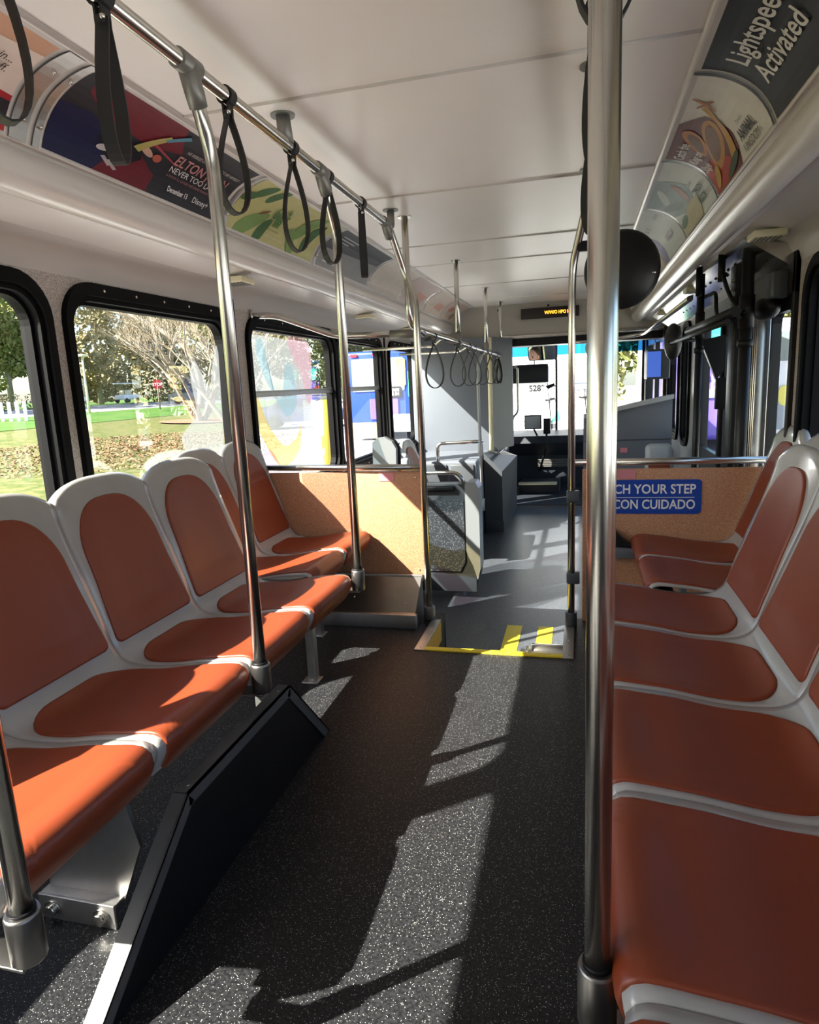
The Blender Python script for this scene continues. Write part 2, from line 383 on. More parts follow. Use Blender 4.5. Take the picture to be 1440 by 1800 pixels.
def win(i, x, side, a, c, zb_, bar=None, m=M_glass, zt=ZT):
    t = bpy.data.objects.new('window_%d' % i, None); COL.objects.link(t); t.location = (x, (a + c) / 2, zb_); t['kind'] = 'structure'
    b = MB(); s = -side     # inner side direction
    b.ring(rr(a - .058, c + .058, zb_ - .07, zt + .075, .145), rr(a - .028, c + .028, zb_ - .03, zt + .03, .115), 'x', x + s * .022, x - s * .03)
    b.ring(rr(a - .04, c + .04, zb_ - .04, zt + .04, .125), rr(a - .012, c + .012, zb_ - .012, zt + .012, .10), 'x', x + s * .008, x - s * .06)
    b.ring(rr(a - .02, c + .02, zb_ - .02, zt + .02, .108), rr(a, c, zb_, zt, .09), 'x', x - s * .02, x - s * .06)
    wf = b.build('window_frame', M_frame, t)
    sc = MB()
    n = 5
    for k in range(n):
        y = a + .15 + (c - a - .3) * k / (n - 1)
        for z in (zt + .052, zb_ - .05): sc.ell((x + s * .022, y, z), (.003, .006, .006), 8, 5)
    sc.build('screw_heads', M_screw, wf)
    p = MB(); P = rr(a - .015, c + .015, zb_ - .015, zt + .015, .10); p.add([(x - s * .045, y, z) for y, z in P], [tuple(range(len(P)))])
    p.build('pane', m, t)
    if bar:
        q = MB(); q.box(x - s * .015, x - s * .042, a - .02, c + .02, bar - .017, bar + .017, .004); q.build('window_bar', M_alu, t, label='horizontal aluminium sash bar')
    return t
WOBJ = {}
for i, (a, c) in enumerate(WIN_L): WOBJ[i + 1] = win(i + 1, XL, -1, a, c, zb(a), bar=1.19 if i in (5, 6) else None)
win(10, XL, -1, 8.25, 9.2, .66)
for i, (a, c) in enumerate(WIN_R): win(11 + i, XR, 1, a, c, zb(a))
for i, (a, c) in enumerate(WR2): win(16 + i, XR, 1, a, c, .66)
# dark trim strip between body sections on the left and panels
b = MB(); b.box(XL, XL + .012, 3.115, 3.14, .3, 1.72, .003); b.box(XL, XL + .012, 5.82, 5.845, .3, 1.7, .003); struct('trim_4', b, M_black)
# outer skin roof and side (blocks sky light)
b = MB()
for sgn, xx in ((-1, XL), (1, XR)):
    b.add([(HX(.70, sgn), Y0, 2.05), (HX(.70, sgn), YW, 2.05), (xx + sgn * .05, YW, 1.66), (xx + sgn * .05, Y0, 1.66)], [(0, 1, 2, 3)])
struct('roof_edge', b, M_white)
b = MB(); b.box(XL, XR, 3.0, YW, 1.655, 1.665); b.box(HX(.72, -1), HX(.72, 1), 3.0, YC1, 1.64, 1.67)
# (only over the driver area)
b = MB(); b.box(XL, XR, YF + .05, YW, 1.70, 1.72); struct('ceiling_driver', b, M_dash)
# transverse header
b = MB(); pts = [(HX(1.28, -1), 1.64), (HX(1.28, 1), 1.64), (HX(1.28, 1), 1.75), (HX(.98, 1), 2.05), (HX(.98, -1), 2.05), (HX(1.28, -1), 1.75)]
b.prism(pts, 'y', YF, YF + .05); struct('wall_front_header', b, M_header)
b = MB(); b.box(HX(1.0, -1), XR, YF - .03, YF + .02, 1.635, 1.675, .008); struct('trim_5', b, M_steel)
b = MB(); b.box(HX(1.25, -1), XR, YF + .0, YF + .3, 1.56, 1.635); struct('trim_6', b, M_blackp)
for x in (-.80, -.33): 
    pass
b = MB(); b.box(XL, XR, Y0 - .05, Y0, 0, 2.05); struct('wall_rear', b, M_wallup)
# windscreen
t = bpy.data.objects.new('window_18', None); COL.objects.link(t); t.location = (XC, YW, .5); t['kind'] = 'structure'
b = MB(); b.box(XL, XR, YW - .03, YW + .03, 1.665, 1.78); b.box(XL, XR, YW - .04, YW + .05, .40, .50); b.box(XL, XL + .07, YW - .03, YW + .03, .45, 1.7); b.box(XR - .07, XR, YW - .03, YW + .03, .45, 1.7)
b.build('window_frame', M_blackp, t)
b = MB(); b.box(-.330, -.300, YW - .03, YW + .03, .48, 1.68, .005); b.build('window_divider', M_black, t)
b = MB(); b.add([(XL, YW, .5), (XR, YW, .5), (XR, YW, 1.51), (XL, YW, 1.51)], [(0, 1, 2, 3)]); b.build('pane', M_glass, t)
b = MB(); b.add([(XL, YW, 1.51), (XR, YW, 1.51), (XR, YW, 1.67), (XL, YW, 1.67)], [(0, 1, 2, 3)]); b.build('sun_band', M_glassb, t, label='blue tinted band along the top of the glass')
b = MB(); b.box(XL, XR, YW - .05, YW + .05, ZLO - .2, .42); struct('wall_front', b, M_dash)

# ------------------------------------------------------------ seats
def catmull(P, n):
    out = []; Q = [P[0]] + P + [P[-1]]
    for i in range(1, len(Q) - 2):
        p0, p1, p2, p3 = [Vector(q) for q in Q[i - 1:i + 3]]
        for k in range(n):
            t = k / n; out.append(0.5 * ((2 * p1) + (p2 - p0) * t + (2 * p0 - 5 * p1 + 4 * p2 - p3) * t * t + (3 * p1 - p0 - 3 * p2 + p3) * t ** 3))
    out.append(Vector(P[-1])); return out
PRF = [(-.064, .345), (-.034, .360), (-.013, .390), (.0, .422), (-.008, .441), (-.040, .449), (-.15, .440), (-.27, .421), (-.37, .419), (-.425, .436), (-.452, .475), (-.472, .54), (-.512, .67), (-.553, .80), (-.583, .905), (-.590, .938), (-.602, .948), (-.614, .938), (-.620, .91)]
PC = catmull([Vector((a, c)) for a, c in PRF], 8)
SL = [0.0]
for i in range(1, len(PC)): SL.append(SL[-1] + (PC[i] - PC[i - 1]).length)
ST = SL[-1]
def s_of(idx): return SL[idx * 8]
def pc(s):
    s = min(max(s, 0), ST - 1e-6); lo, hi = 0, len(SL) - 1
    while hi - lo > 1:
        m = (lo + hi) // 2
        if SL[m] <= s: lo = m
        else: hi = m
    t = (s - SL[lo]) / max(1e-9, SL[hi] - SL[lo]); p = PC[lo].lerp(PC[hi], t); d = (PC[hi] - PC[lo]).normalized()
    return p, Vector((-d.y, d.x))   # normal: to the inside of the seat (up / front)
S_LIP, S_FR, S_J1, S_J2, S_TOP = s_of(1), s_of(4), s_of(8), s_of(10), s_of(15)
PITCH = .433; HW = PITCH / 2
def smst(a, c, x):
    t = min(1, max(0, (x - a) / (c - a))); return t * t * (3 - 2 * t)
def surf(w_, s, off=0.0):
    p, n = pc(s); n = -n if (n.x * 1 + n.y * 1) < 0 and s < S_TOP else n
    q = abs(w_) / HW; x, z = p.x, p.y
    seatm = smst(S_FR, S_FR + .1, s) * (1 - smst(S_J1 - .02, S_J2, s)); backm = smst(S_J2 - .02, S_J2 + .1, s)
    z -= .014 * (1 - q * q) * seatm; x -= .020 * (1 - q * q) * backm
    hk = smst(S_J2 + .05, S_TOP, s); z += hk * (.012 - .055 * q ** 3.2)
    x -= .012 * (q ** 10) * (1 - smst(S_LIP, S_FR + .06, s))
    return Vector((x + n.x * off, w_, z + n.y * off))
def make_shell(parent):
    NS, NW = 70, 22
    b = MB(); hw = HW - .0015
    b.grid(lambda u, v: surf((v * 2 - 1) * hw, u * ST, 0), NS, NW)
    o = b.build('seat_shell', M_shell, parent)
    md = o.modifiers.new('thickness', 'SOLIDIFY'); md.thickness = .010; md.offset = 0
    return o
def make_pad(parent, name, outline, thick=.000):
    cw = sum(p[0] for p in outline) / len(outline); cs = sum(p[1] for p in outline) / len(outline)
    rings = [(1.0, .001), (1.0, .0075), (.994, .0100), (.982, .0115)] + [(.965 - .03 * k, .0122 + .0002 * min(k, 8)) for k in range(31)]
    vs = []; n = len(outline)
    for k, off in rings:
        for a, s in outline: vs.append(surf(cw + (a - cw) * k, cs + (s - cs) * k, off))
    fs = []
    for r_ in range(len(rings) - 1):
        for i in range(n): fs.append((r_ * n + i, r_ * n + (i + 1) % n, (r_ + 1) * n + (i + 1) % n, (r_ + 1) * n + i))
    vs.append(surf(cw, cs, .0138)); c0 = len(vs) - 1
    for i in range(n): fs.append(((len(rings) - 1) * n + i, (len(rings) - 1) * n + (i + 1) % n, c0))
    b = MB(); b.add(vs, fs, True); return b.build(name, M_vinyl, parent)
def dens(P, d=.018):
    out = []
    for i in range(len(P)):
        a = Vector(P[i]); c = Vector(P[(i + 1) % len(P)]); k = max(1, int((c - a).length / d))
        out += [tuple(a.lerp(c, j / k)) for j in range(k)]
    return out
def seat_outline():
    s0, s1 = S_LIP + .012, S_J1 + .060; h0, h1 = .191, .188; P = []
    for i in range(7): a = radians(-90 - 90 * i / 6); P.append((-h0 + .018 + .018 * cos(a), s0 + .018 + .018 * sin(a)))
    P.append((-h1 - .001, s1 - .17))
    for i in range(9): t = i / 8; P.append((-h1 + .12 * (1 - cos(t * pi / 2)), s1 - .105 + .105 * sin(t * pi / 2)))
    Q = P + [(-a, s) for a, s in P[::-1]]; return dens(Q)
def back_outline():
    s0, s1 = S_J2 - .004, S_TOP - .055; P = []
    h0, h1 = .196, .176
    for i in range(7): a = radians(-90 - 90 * i / 6); P.append((-h0 + .022 + .022 * cos(a), s0 + .022 + .022 * sin(a)))
    P.append((-h1 - .003, s0 + .2)); 
    ys = s1 - .155
    for i in range(13): t = i / 12 * pi / 2; P.append((-h1 * cos(t) ** .72, ys + .155 * sin(t) ** .9))
    Q = P + [(-a, s) for a, s in P[::-1][1:]]; return dens(Q)
SO, BO = seat_outline(), back_outline()
def make_seat(label, loc, group, rz=0):
    t = thing('passenger_seat', label, 'seat', (0, 0, 0), group)
    make_shell(t); make_pad(t, 'seat_pad', SO); make_pad(t, 'back_pad', BO)
    t.location = loc; t.rotation_euler = (0, 0, rz); return t
seat0 = make_seat('', (0, 0, 0), 'orange seats along the left wall')
_first = [True]
def put_seat(label, loc, group, rz=0, sy=1.0):
    if _first[0]: s = seat0; _first[0] = False
    else: s = copy_tree(seat0)
    s['label'] = label; s['group'] = group; s.location = loc; s.rotation_euler = (0, 0, rz); s.scale = (1, sy, 1); return s
XN, XF = -.903, -1.076
YB = [.715 + .433 * k for k in range(-2, 7)]
GL = 'orange seats along the left wall'
put_seat('orange seat at the bottom left corner, closest to the camera on the left', (XN, .932, 0), GL)
put_seat('left orange seat, second from the camera, its cushion crossed by a curved shadow', (XN, 1.365, 0), GL)
put_seat('orange seat on the left just beyond the second pole, third from the camera', (XN, 1.798, 0), GL)
put_seat('left orange seat nearest the third pole, last of the row of four', (XN, 2.231, 0), GL)
put_seat('set-back orange seat on the left, the second one from the sunlit partition', (XF, 2.638, 0), GL, 0, .93)
put_seat('set-back orange seat on the left standing against the sunlit brown partition', (XF, 3.041, 0), GL, 0, .93)
GR = 'orange seats along the right wall'
XNR, XFR = .055, .246
ys = [3.041, 2.638, 2.231, 1.798, 1.365, .932, .499]
lb = ['set-back orange seat on the right against the partition with the blue sign', 'set-back orange seat on the right, second from the blue sign partition',
      'shaded orange seat on the right, third from the blue sign partition', 'shaded orange seat on the right, fourth from the blue sign partition',
      'right orange seat with its backrest cut by the photo edge, fifth from the partition', 'large shaded orange seat at the lower right above the foot of the near pole',
      'orange seat cushion cut off by the bottom right corner']
for i, y in enumerate(ys): put_seat(lb[i], (XFR if i < 2 else XNR, y, 0), GR, pi, .93 if i < 2 else 1.0)
# support frames under the rows
def bench_frame(label, xs, y0, y1, side, legs, name='seat_support_frame'):
    t = thing(name, label, 'seat frame', (xs, (y0 + y1) / 2, 0))
    b = MB(); b.box(xs - side * .06, xs - side * .10, y0, y1, .352, .392, .004); b.box(xs - side * .34, xs - side * .38, y0, y1, .352, .392, .004); b.build('beam', M_steeld, t)
    for y in legs:
        l = MB(); x0 = xs - side * .16
        l.box(x0 - .0, x0 - side * .035, y - .02, y + .02, .0, .36, .003); l.box(x0 + side * .01, x0 - side * .06, y - .035, y + .035, 0, .006, .002); l.build('leg', M_alu, t)
    return t
bench_frame('grey metal frame with legs under the forward row of left seats', XN, .74, 2.44, 1, (1.95, 2.40))
bench_frame('grey metal frame with legs under the two set-back left seats', XF, 2.45, 3.22, 1, (2.90,))
bench_frame('metal frame under the forward row of right seats', XNR, .30, 2.44, -1, (.9, 2.0))
bench_frame('metal frame under the two set-back right seats', XFR, 2.45, 3.24, -1, (2.9,))
# grey sheet leg with bolted foot below the nearest left seat
t = thing('seat_bracket', 'grey sheet metal seat bracket with two bolts on the sunlit floor at the lower left', 'bracket', (-1.12, 1.1, 0))
b = MB(); b.prism([(-1.235, .35), (-1.0, .35), (-.965, .20), (-1.03, .045), (-1.235, .045)], 'y', 1.125, 1.135); b.build('plate', M_alu, t)
b = MB(); b.box(-1.24, -1.03, 1.09, 1.098, .0, .062, .002); b.box(-1.24, -1.03, 1.095, 1.13, .052, .060, .002)
ff = b.build('foot_flange', M_alu, t)
for x in (-1.20, -1.065):
    b = MB(); b.cyl((x, 1.075, .03), (x, 1.09, .03), .015, 6); b.cyl((x, 1.085, .03), (x, 1.0905, .03), .022, 18); b.build('bolt', M_screw, ff)
# black box with aluminium edge trim under the left row
t = thing('kick_panel', 'black speckled low panel with aluminium edge trim standing under the left seats', 'cover', (-1.0, 1.4, 0))
FX = -.868
side = [(.80, 0.0), (1.188, .300), (1.745, .300), (2.02, 0.0)]
b = MB(); b.prism(side, 'x', FX - .038, FX - .006); b.build('cover', M_boxblk, t)
def trim_strip(pts, w1, w2):
    b = MB()
    for i in range(len(pts) - 1):
        a = Vector((0, *pts[i])); c = Vector((0, *pts[i + 1])); d = (c - a).normalized(); n_ = Vector((0, -d.z, d.y)); 
        if n_.z < 0: n_ = -n_
        for (xa, xb, na, nb) in ((FX - w1, FX, .0, .006), (FX - .006, FX, -w2, .006)):
            P = [(xa, a + n_ * na), (xb, a + n_ * na), (xb, a + n_ * nb), (xa, a + n_ * nb)]; Q = [(xa, c + n_ * na), (xb, c + n_ * na), (xb, c + n_ * nb), (xa, c + n_ * nb)]
            vs = [(x, p.y, p.z) for x, p in P] + [(x, p.y, p.z) for x, p in Q]
            b.add(vs, [(0, 1, 2, 3), (7, 6, 5, 4), (0, 4, 5, 1), (1, 5, 6, 2), (2, 6, 7, 3), (3, 7, 4, 0)])
    return b
trim_strip(side, .040, .028).build('edge_trim', M_trim, t)
for y, z in ((1.215, .3065), (1.70, .3065)): b = MB(); b.cyl((FX - .02, y, z - .002), (FX - .02, y, z + .002), .005, 10); b.build('rivet', M_screw, t)

# ------------------------------------------------------------ poles and rails (left, rear section)
ZR = 1.925; XRL = -.852
PR = .0168
def socket_geo(x, y, z0, z1, r=.027): 
    b = MB(); b.tube([(x, y, z0), (x, y, z0 + .003), (x, y, z1 - .006), (x, y, z1)], r, 22, rs=[r - .002, r, r, r - .002]); return b
def fitting(x, y, z, dirv, L=.055, r=.0225):
    d = Vector(dirv).normalized(); p = Vector((x, y, z)); b = MB(); b.cyl(p - Vector((0, .038, 0)), p + Vector((0, .038, 0)), r); b.tube([p, p + d * L, p + d * (L + .03)], r, 18, rs=[r, r, r * .93]); return b
def seat_pole(label, x, yb, z0, yt, xt=None):
    t = thing('grab_pole', label, 'pole', (x, yb, z0), 'bent steel poles of the left row')
    xt = XRL if xt is None else xt
    top = (xt, yt, ZR); kn = (x, yb, ZR - .15)
    pts = bend([(x, yb, z0 + .03), (x, yb, ZR - .155), (xt, yt, ZR)], .05)
    b = MB(); b.tube(pts, PR, 18); b.build('tube', M_steel, t)
    sk = socket_geo(x, yb, z0, z0 + .085).build('socket', M_steeld, t, label='short steel socket at its foot')
    b = MB(); b.tube([(x, yb, z0 + .083), (x, yb, z0 + .09)], .021, 18); b.build('rubber_ring', M_black, sk)
    d = Vector(pts[-2]) - Vector(pts[-1]); fitting(xt, yt, ZR, d).build('clamp', M_fit, t, label='grey cast clamp gripping the overhead rail')
    b = MB(); b.box(x - .12, x + .01, yb - .025, yb + .025, z0 - .006, z0, .002); b.build('base_plate', M_steeld, t)
    return t
seat_pole('steel pole at the left photo edge in front of the nearest seat', -.846, .712, .335, .60)
seat_pole('tall bent steel pole between the second and third left seats', -.866, 1.57, .372, 1.470)
seat_pole('bent steel pole in front of the set-back left seats by the sunlit partition', -.872, 2.445, .392, 2.27)
# overhead rail, bent down at its end to become the partition pole
t = thing('overhead_rail', 'long steel overhead handrail on the left that bends down beside the sunlit partition', 'handrail', (XRL, 1.5, ZR))
b = MB(); b.tube(bend([(XRL, -1.4, ZR), (XRL, 3.10, ZR), (-.815, 3.23, 1.72), (-.765, 3.205, 1.62), (-.757, 3.19, .04)], .07), PR, 18); b.build('tube', M_steel, t)
socket_geo(-.757, 3.19, .0, .07, .030).build('socket', M_fit, t)
fitting(XRL, 3.05, ZR, (0, .6, -.55), .05, .021).build('clamp', M_fit, t)
for y, nm in ((1.985, 0), (3.15, 1)):
    h = MB(); 
    if nm == 0: h.tube([(XRL, y + .01, ZR - .0), (XRL, y, ZC)], .022, 18, rs=[.024, .020])
    else: h.tube(bend([(XRL, y - .05, ZR), (XRL, y, ZR), (XRL, y, ZC)], .03), .017, 16)
    h.tube([(XRL, y, ZC - .004), (XRL, y, ZC)], .036, 20); h.build('ceiling_hanger', M_fit, t)
# ceiling post that curves into the front rail
ZR2 = 1.462; XR2 = -.80
t = thing('front_overhead_rail', 'lower steel handrail running forward over the front seats, hung from ceiling posts', 'handrail', (XR2, 5.2, ZR2))
b = MB(); b.tube([(XR2 - .005, 3.42, ZR2 + .015), (XR2, 7.10, ZR2 - .01)], .0165, 16); b.build('tube', M_steel, t)
b = MB(); b.tube(bend([(XR2 - .025, 3.30, ZC), (XR2 - .025, 3.30, ZR2 + .04), (XR2, 3.50, ZR2)], .09), .0165, 16); b.tube([(XR2 - .025, 3.30, ZC - .005), (XR2 - .025, 3.30, ZC)], .034, 20); b.build('ceiling_post', M_steel, t)
for y in (4.55, 5.97, 7.08):
    b = MB(); b.tube([(XR2, y, ZR2), (XR2, y, ZC)], .0160, 14); b.tube([(XR2, y, ZC - .005), (XR2, y, ZC)], .032, 18); b.build('ceiling_post', M_steel, t)
    b = MB(); b.cyl((XR2, y, ZR2 - .03), (XR2, y, ZR2 + .07), .023); b.cyl((XR2, y - .03, ZR2), (XR2, y + .03, ZR2), .023); b.build('clamp', M_fit, t)
b = MB(); b.tube(bend([(-1.69, 3.34, 1.60), (-1.58, 3.38, 1.60), (-1.30, 3.50, 1.485), (-1.2, 3.50, ZR2 + .015), (XR2, 3.50, ZR2 + .005)], .05), .0165, 16); b.tube([(-1.69, 3.34, 1.60), (-1.70, 3.336, 1.60)], .034, 18); b.build('wall_bar', M_steel, t)
b = MB(); b.cyl((-.98, 3.50, ZR2 + .008), (XR2 - .01, 3.50, ZR2 + .005), .023); b.build('clamp', M_fit, t)
for (y0, y1) in ((4.0, 4.9), (5.0, 5.9)):
    b = MB(); b.tube(bend([(XR2, y0, ZR2), (-.98, y0 + .55, ZR2 - .01), (-1.5, y0 + .62, ZR2)], .05), .010, 10); b.build('side_bar', M_steel, t)
# ------------------------------------------------------------ hanging straps
def make_strap(label, x, y, z, rz, L=.25, wd=.026, open_=.040, group='black hanging straps of the left overhead rail', tilt=0.0):
    t = thing('hanging_strap', label, 'strap', (x, y, z), group)
    path = []
    R_ = .0205
    for i in range(15):
        a = radians(-68 - (360 - 44) * i / 14 + 0); path.append((R_ * cos(a), R_ * sin(a)))
    path = [(R_ * cos(radians(a)), R_ * sin(radians(a))) for a in range(-60, 241, 20)]
    left = [(-.006, -.034), (-.006, -.046)] ; 
    top = [( .006, -.046), (.006, -.034)]
    loop = []
    zb_ = -.05
    for i in range(25):
        a = i / 24 * pi * 2
        q = a / 2                                # 0..pi down one side and up the other
        zz = zb_ - L * (1 - abs(1 - i / 12)) if False else None
    n = 28
    for i in range(n + 1):
        u = i / n; s_ = sin(u * pi)              # 0 at the neck, 1 at the bottom
        ang = u * 2 * pi
        zz = zb_ - L * (0.5 - 0.5 * cos(ang)); 
        xx = -open_ * sin(ang) * (0.5 - 0.5 * cos(ang)) ** .55 * 1.25 - (.005 if u < .5 else -.005) * (1 - s_)
        loop.append((xx, zz))
    full = [(-.006, -.036)] + loop + [(.006, -.036)]
    def rib(P, closed=False, wdt=wd):
        b = MB(); N = len(P); vs = []; th = .0020
        for i, (x_, z_) in enumerate(P):
            a = Vector(P[max(0, i - 1)]); c = Vector(P[min(N - 1, i + 1)]); d = (c - a).normalized(); nn = Vector((-d.y, d.x))
            for sx_, sy_ in ((-1, -1), (-1, 1), (1, 1), (1, -1)): vs.append((x_ + nn.x * th * sx_, wdt / 2 * sy_, z_ + nn.y * th * sx_))
        fs = []
        for i in range(N - 1):
            for k in range(4): fs.append((i * 4 + k, i * 4 + (k + 1) % 4, (i + 1) * 4 + (k + 1) % 4, (i + 1) * 4 + k))
        fs += [(0, 1, 2, 3), tuple(4 * (N - 1) + k for k in (3, 2, 1, 0))]
        b.add(vs, fs, False); return b
    Rm = Matrix.Rotation(rz, 4, 'Z') @ Matrix.Rotation(tilt, 4, 'Y')
    b = rib(full); b.v = [tuple(Vector((x, y, z)) + Rm @ Vector(v)) for v in b.v]; b.build('strap_loop', M_strap, t)
    # collar round the rail: wraps across the rail axis (Y)
    P = [(R_ * sin(radians(a)), R_ * cos(radians(a))) for a in range(-160, 161, 20)]; P = [(-.006, -.044)] + P + [(.006, -.044)]
    b = rib(P, wdt=wd * 1.05); b.v = [(x + v[0], y + v[1], z + v[2]) for v in b.v]; rc_ = b.build('rail_collar', M_strap, t)
    b = MB(); b.ell((x, y, z - .040), (.011, .0155, .010), 12, 8); b.build('strap_neck', M_strap, t)
    b = MB(); b.ell((x + .0085, y - .012, z - .040), (.0055, .0055, .0055), 10, 6); b.build('snap_button', M_screw, rc_)
    return t
for lab, y, rz, L in (('black hanging strap in the top left corner over the orange advert', .93, 1.1, .25), ('broad black strap hanging edge-on in front of the dark concert advert', 1.19, 1.82, .235),
                   ('black loop strap beside the second pole in front of the dark advert end', 1.645, 1.0, .225), ('black loop strap just below the first ceiling hanger', 2.03, .85, .25),
                   ('black loop strap beside the clamp of the third pole', 2.33, 1.05, .24), ('narrow black strap seen edge-on in front of the silver advert', 2.70, 1.80, .235)):
    make_strap(lab, XRL, y, ZR, rz, L)
k = 0
sp = ['nearest the partition pole', 'below the first of the far ceiling posts', 'third along the front rail', 'fourth along the front rail', 'beside the grey seat pole', 'before the second far ceiling post', 'second from the far end', 'at the far end of the rail']
for lab, y, rz in zip(sp, (3.75, 4.50, 4.98, 5.26, 5.67, 6.22, 6.68, 6.9), (.6, .5, .3, .55, .3, .6, .9, 1.2)):
    make_strap('small black loop strap on the front rail, ' + lab, XR2, y, ZR2, rz, .235, .020, .056, 'small loop straps of the front rail')
# ------------------------------------------------------------ right side rail, near pole, far pole with disc
XRR = .03
t = thing('right_overhead_rail', 'steel overhead handrail on the right seen almost end-on behind the near pole', 'handrail', (XRR, 1.5, ZR))
b = MB(); b.tube(bend([(XRR, -1.4, ZR), (XRR, 3.02, ZR), (-.03, 3.16, 1.70), (-.036, 3.17, 1.60), (-.040, 3.17, .03)], .07), PR, 18); b.build('tube', M_steel, t)
socket_geo(-.04, 3.17, .0, .075, .028).build('socket', M_greyc, t)
for z in (.22, .62):
    b = MB(); b.box(-.062, .0, 3.15, 3.20, z, z + .055, .008); b.build('partition_clamp', M_greyc, t)
for y in (.9, 1.985, 2.9):
    b = MB(); b.cyl((XRR, y, ZR - .02), (XRR, y, ZC), .020); b.tube([(XRR, y, ZC - .004), (XRR, y, ZC)], .034, 18); b.build('ceiling_hanger', M_fit, t)
t = thing('near_pole', 'large upright steel pole in the right foreground standing in a thick socket', 'pole', (.024, .786, .34))
b = MB(); b.tube([(.024, .786, .37), (.024, .786, ZR)], .0168, 24); b.build('tube', M_steel, t)
sk = socket_geo(.024, .786, .335, .425, .0262).build('socket', M_steeld, t)
b = MB(); b.tube([(.024, .786, .424), (.024, .786, .432)], .0195, 20); b.build('rubber_ring', M_black, sk)
b = MB(); b.cyl((XRR, .75, ZR), (XRR, .82, ZR), .0225); b.build('clamp', M_fit, t)
b = MB(); b.box(.0, .12, .76, .81, .327, .335, .002); b.build('base_plate', M_steeld, t)
GS = 'black hanging straps of the right overhead rail'
make_strap('large black loop strap hanging right of the near pole at the top', XRR, .99, ZR, .15, .235, .018, .040, GS)
make_strap('black strap seen edge-on close behind the near pole, second on the right rail', XRR, 1.22, ZR, 1.3, .25, .022, .034, GS)
make_strap('black strap hanging lower behind the near pole, third on the right rail', XRR, 1.55, ZR, 1.0, .25, .022, .034, GS)
make_strap('black strap on the right rail close above the black round mirror', XRR, 2.2, ZR, .9, .25, .022, .034, GS)
t = thing('round_mirror', 'large black back of a round mirror clamped behind the near pole', 'mirror', (.17, 3.12, 1.65))
b = MB(); n = 44; R_ = .155
prf_ = [(0, -.045), (.05, -.043), (.10, -.034), (.14, -.018), (R_, .0), (R_ + .004, .010), (R_, .016), (0, .018)]
vs = []; fs = []
Rm = Matrix.Translation((.172, 3.13, 1.648)) @ Matrix.Rotation(radians(-6), 4, 'Z')
for r_, d in prf_:
    for i in range(n): vs.append(Rm @ Vector((max(r_, .0005) * cos(2 * pi * i / n), d, max(r_, .0005) * sin(2 * pi * i / n) * 1.04)))
for j in range(len(prf_) - 1):
    for i in range(n): fs.append((j * n + i, j * n + (i + 1) % n, (j + 1) * n + (i + 1) % n, (j + 1) * n + i))
b.add(vs, fs, True); b.build('mirror_back', M_blackp, t)
b = MB(); b.tube([(-.01, 3.13, 1.752), (.06, 3.10, 1.735)], .010, 10); b.box(-.012, .035, 3.10, 3.14, 1.735, 1.775, .006); b.build('clamp', M_black, t)
b = MB(); b.ell((.15, 3.08, 1.652), (.005, .003, .005), 8, 5); b.ell((.30, 3.10, 1.62), (.012, .008, .006), 8, 5); b.build('screws', M_screw, t)

# ------------------------------------------------------------ brown partitions
def partition(label, x0, x1, z0, z1, y, rail, name='partition'):
    t = thing(name, label, 'partition', ((x0 + x1) / 2, y, z0))
    b = MB(); b.box(x0, x1, y, y + .018, z0, z1, .004); b.build('board', M_panel, t)
    b = MB(); b.tube([rail[0], rail[1]], .0165, 16); b.build('top_rail', M_steel, t)
    b = MB()
    for x in (x0 + .04, x1 - .03):
        for z in (z0 + .05, z1 - .035): b.ell((x, y - .001, z), (.006, .003, .006), 10, 6)
    b.build('screws', M_screw, t); return t
tl = partition('brown speckled partition on the left, partly sunlit, below a steel rail', XL + .01, -.785, .195, .768, 3.25, ((XL, 3.262, .795), (-.76, 3.235, .789)))
tr = partition('brown speckled partition on the right carrying a blue sign', .012, XR, -.02, .765, 3.25, ((-.03, 3.235, .800), (XR, 3.262, .797)))
for tt, x0, nm in ((tl, -1.01, 'a'), (tr, .175, 'b')):
    b = MB(); b.box(x0, x0 + .080, 3.2475, 3.25, .718, .762); 
    b.build('warning_sticker', M_pink, tt, label='small pale red printed sticker')
    V, Fc = text_geo('NOTICE\nFEDERAL LAW\nPROHIBITS', .012, 'CENTER')
# blue sign
t = thing('safety_sign', 'blue sign with white lettering on the right brown partition', 'sign', (.30, 3.244, .63))
b = MB(); b.prism(rr(.060, .545, .550, .713, .018, 5), 'y', 3.2455, 3.2495); sg = b.build('sign_plate', M_blue, t)
FN = lambda u, v, o: Vector((u, 3.2448 - o, v))
b = MB(); V, Fc = text_geo('WATCH YOUR STEP', .062, 'RIGHT', bold=.0011, sx=.86); map_flat(b, [(x + .520, y + .648) for x, y in V], Fc, FN, .0)
V, Fc = text_geo('PISE CON CUIDADO', .062, 'RIGHT', bold=.0011, sx=.82); map_flat(b, [(x + .520, y + .575) for x, y in V], Fc, FN, .0)
shape(b, [(.08, .6275), (.515, .6275), (.515, .630), (.08, .630)], FN, 0); b.build('lettering', M_whitep, sg)
t = thing('hinge_bracket', 'small black hinge bracket between the right partition and the set-back seats', 'bracket', (.2, 3.2, .33))
b = MB(); b.prism([(.14, .405), (.245, .405), (.20, .435), (.165, .475), (.14, .48)], 'y', 3.19, 3.245); b.build('arm', M_blackp, t)
b = MB(); b.box(.12, .25, 3.18, 3.245, .345, .395, .004); b.build('housing', M_greyp, t)
b = MB(); b.box(.045, .062, 3.240, 3.25, .28, .66, .003); tag(b.build('metal_strip', M_steeld), 'narrow worn metal strip on the edge of the right partition', 'strip')
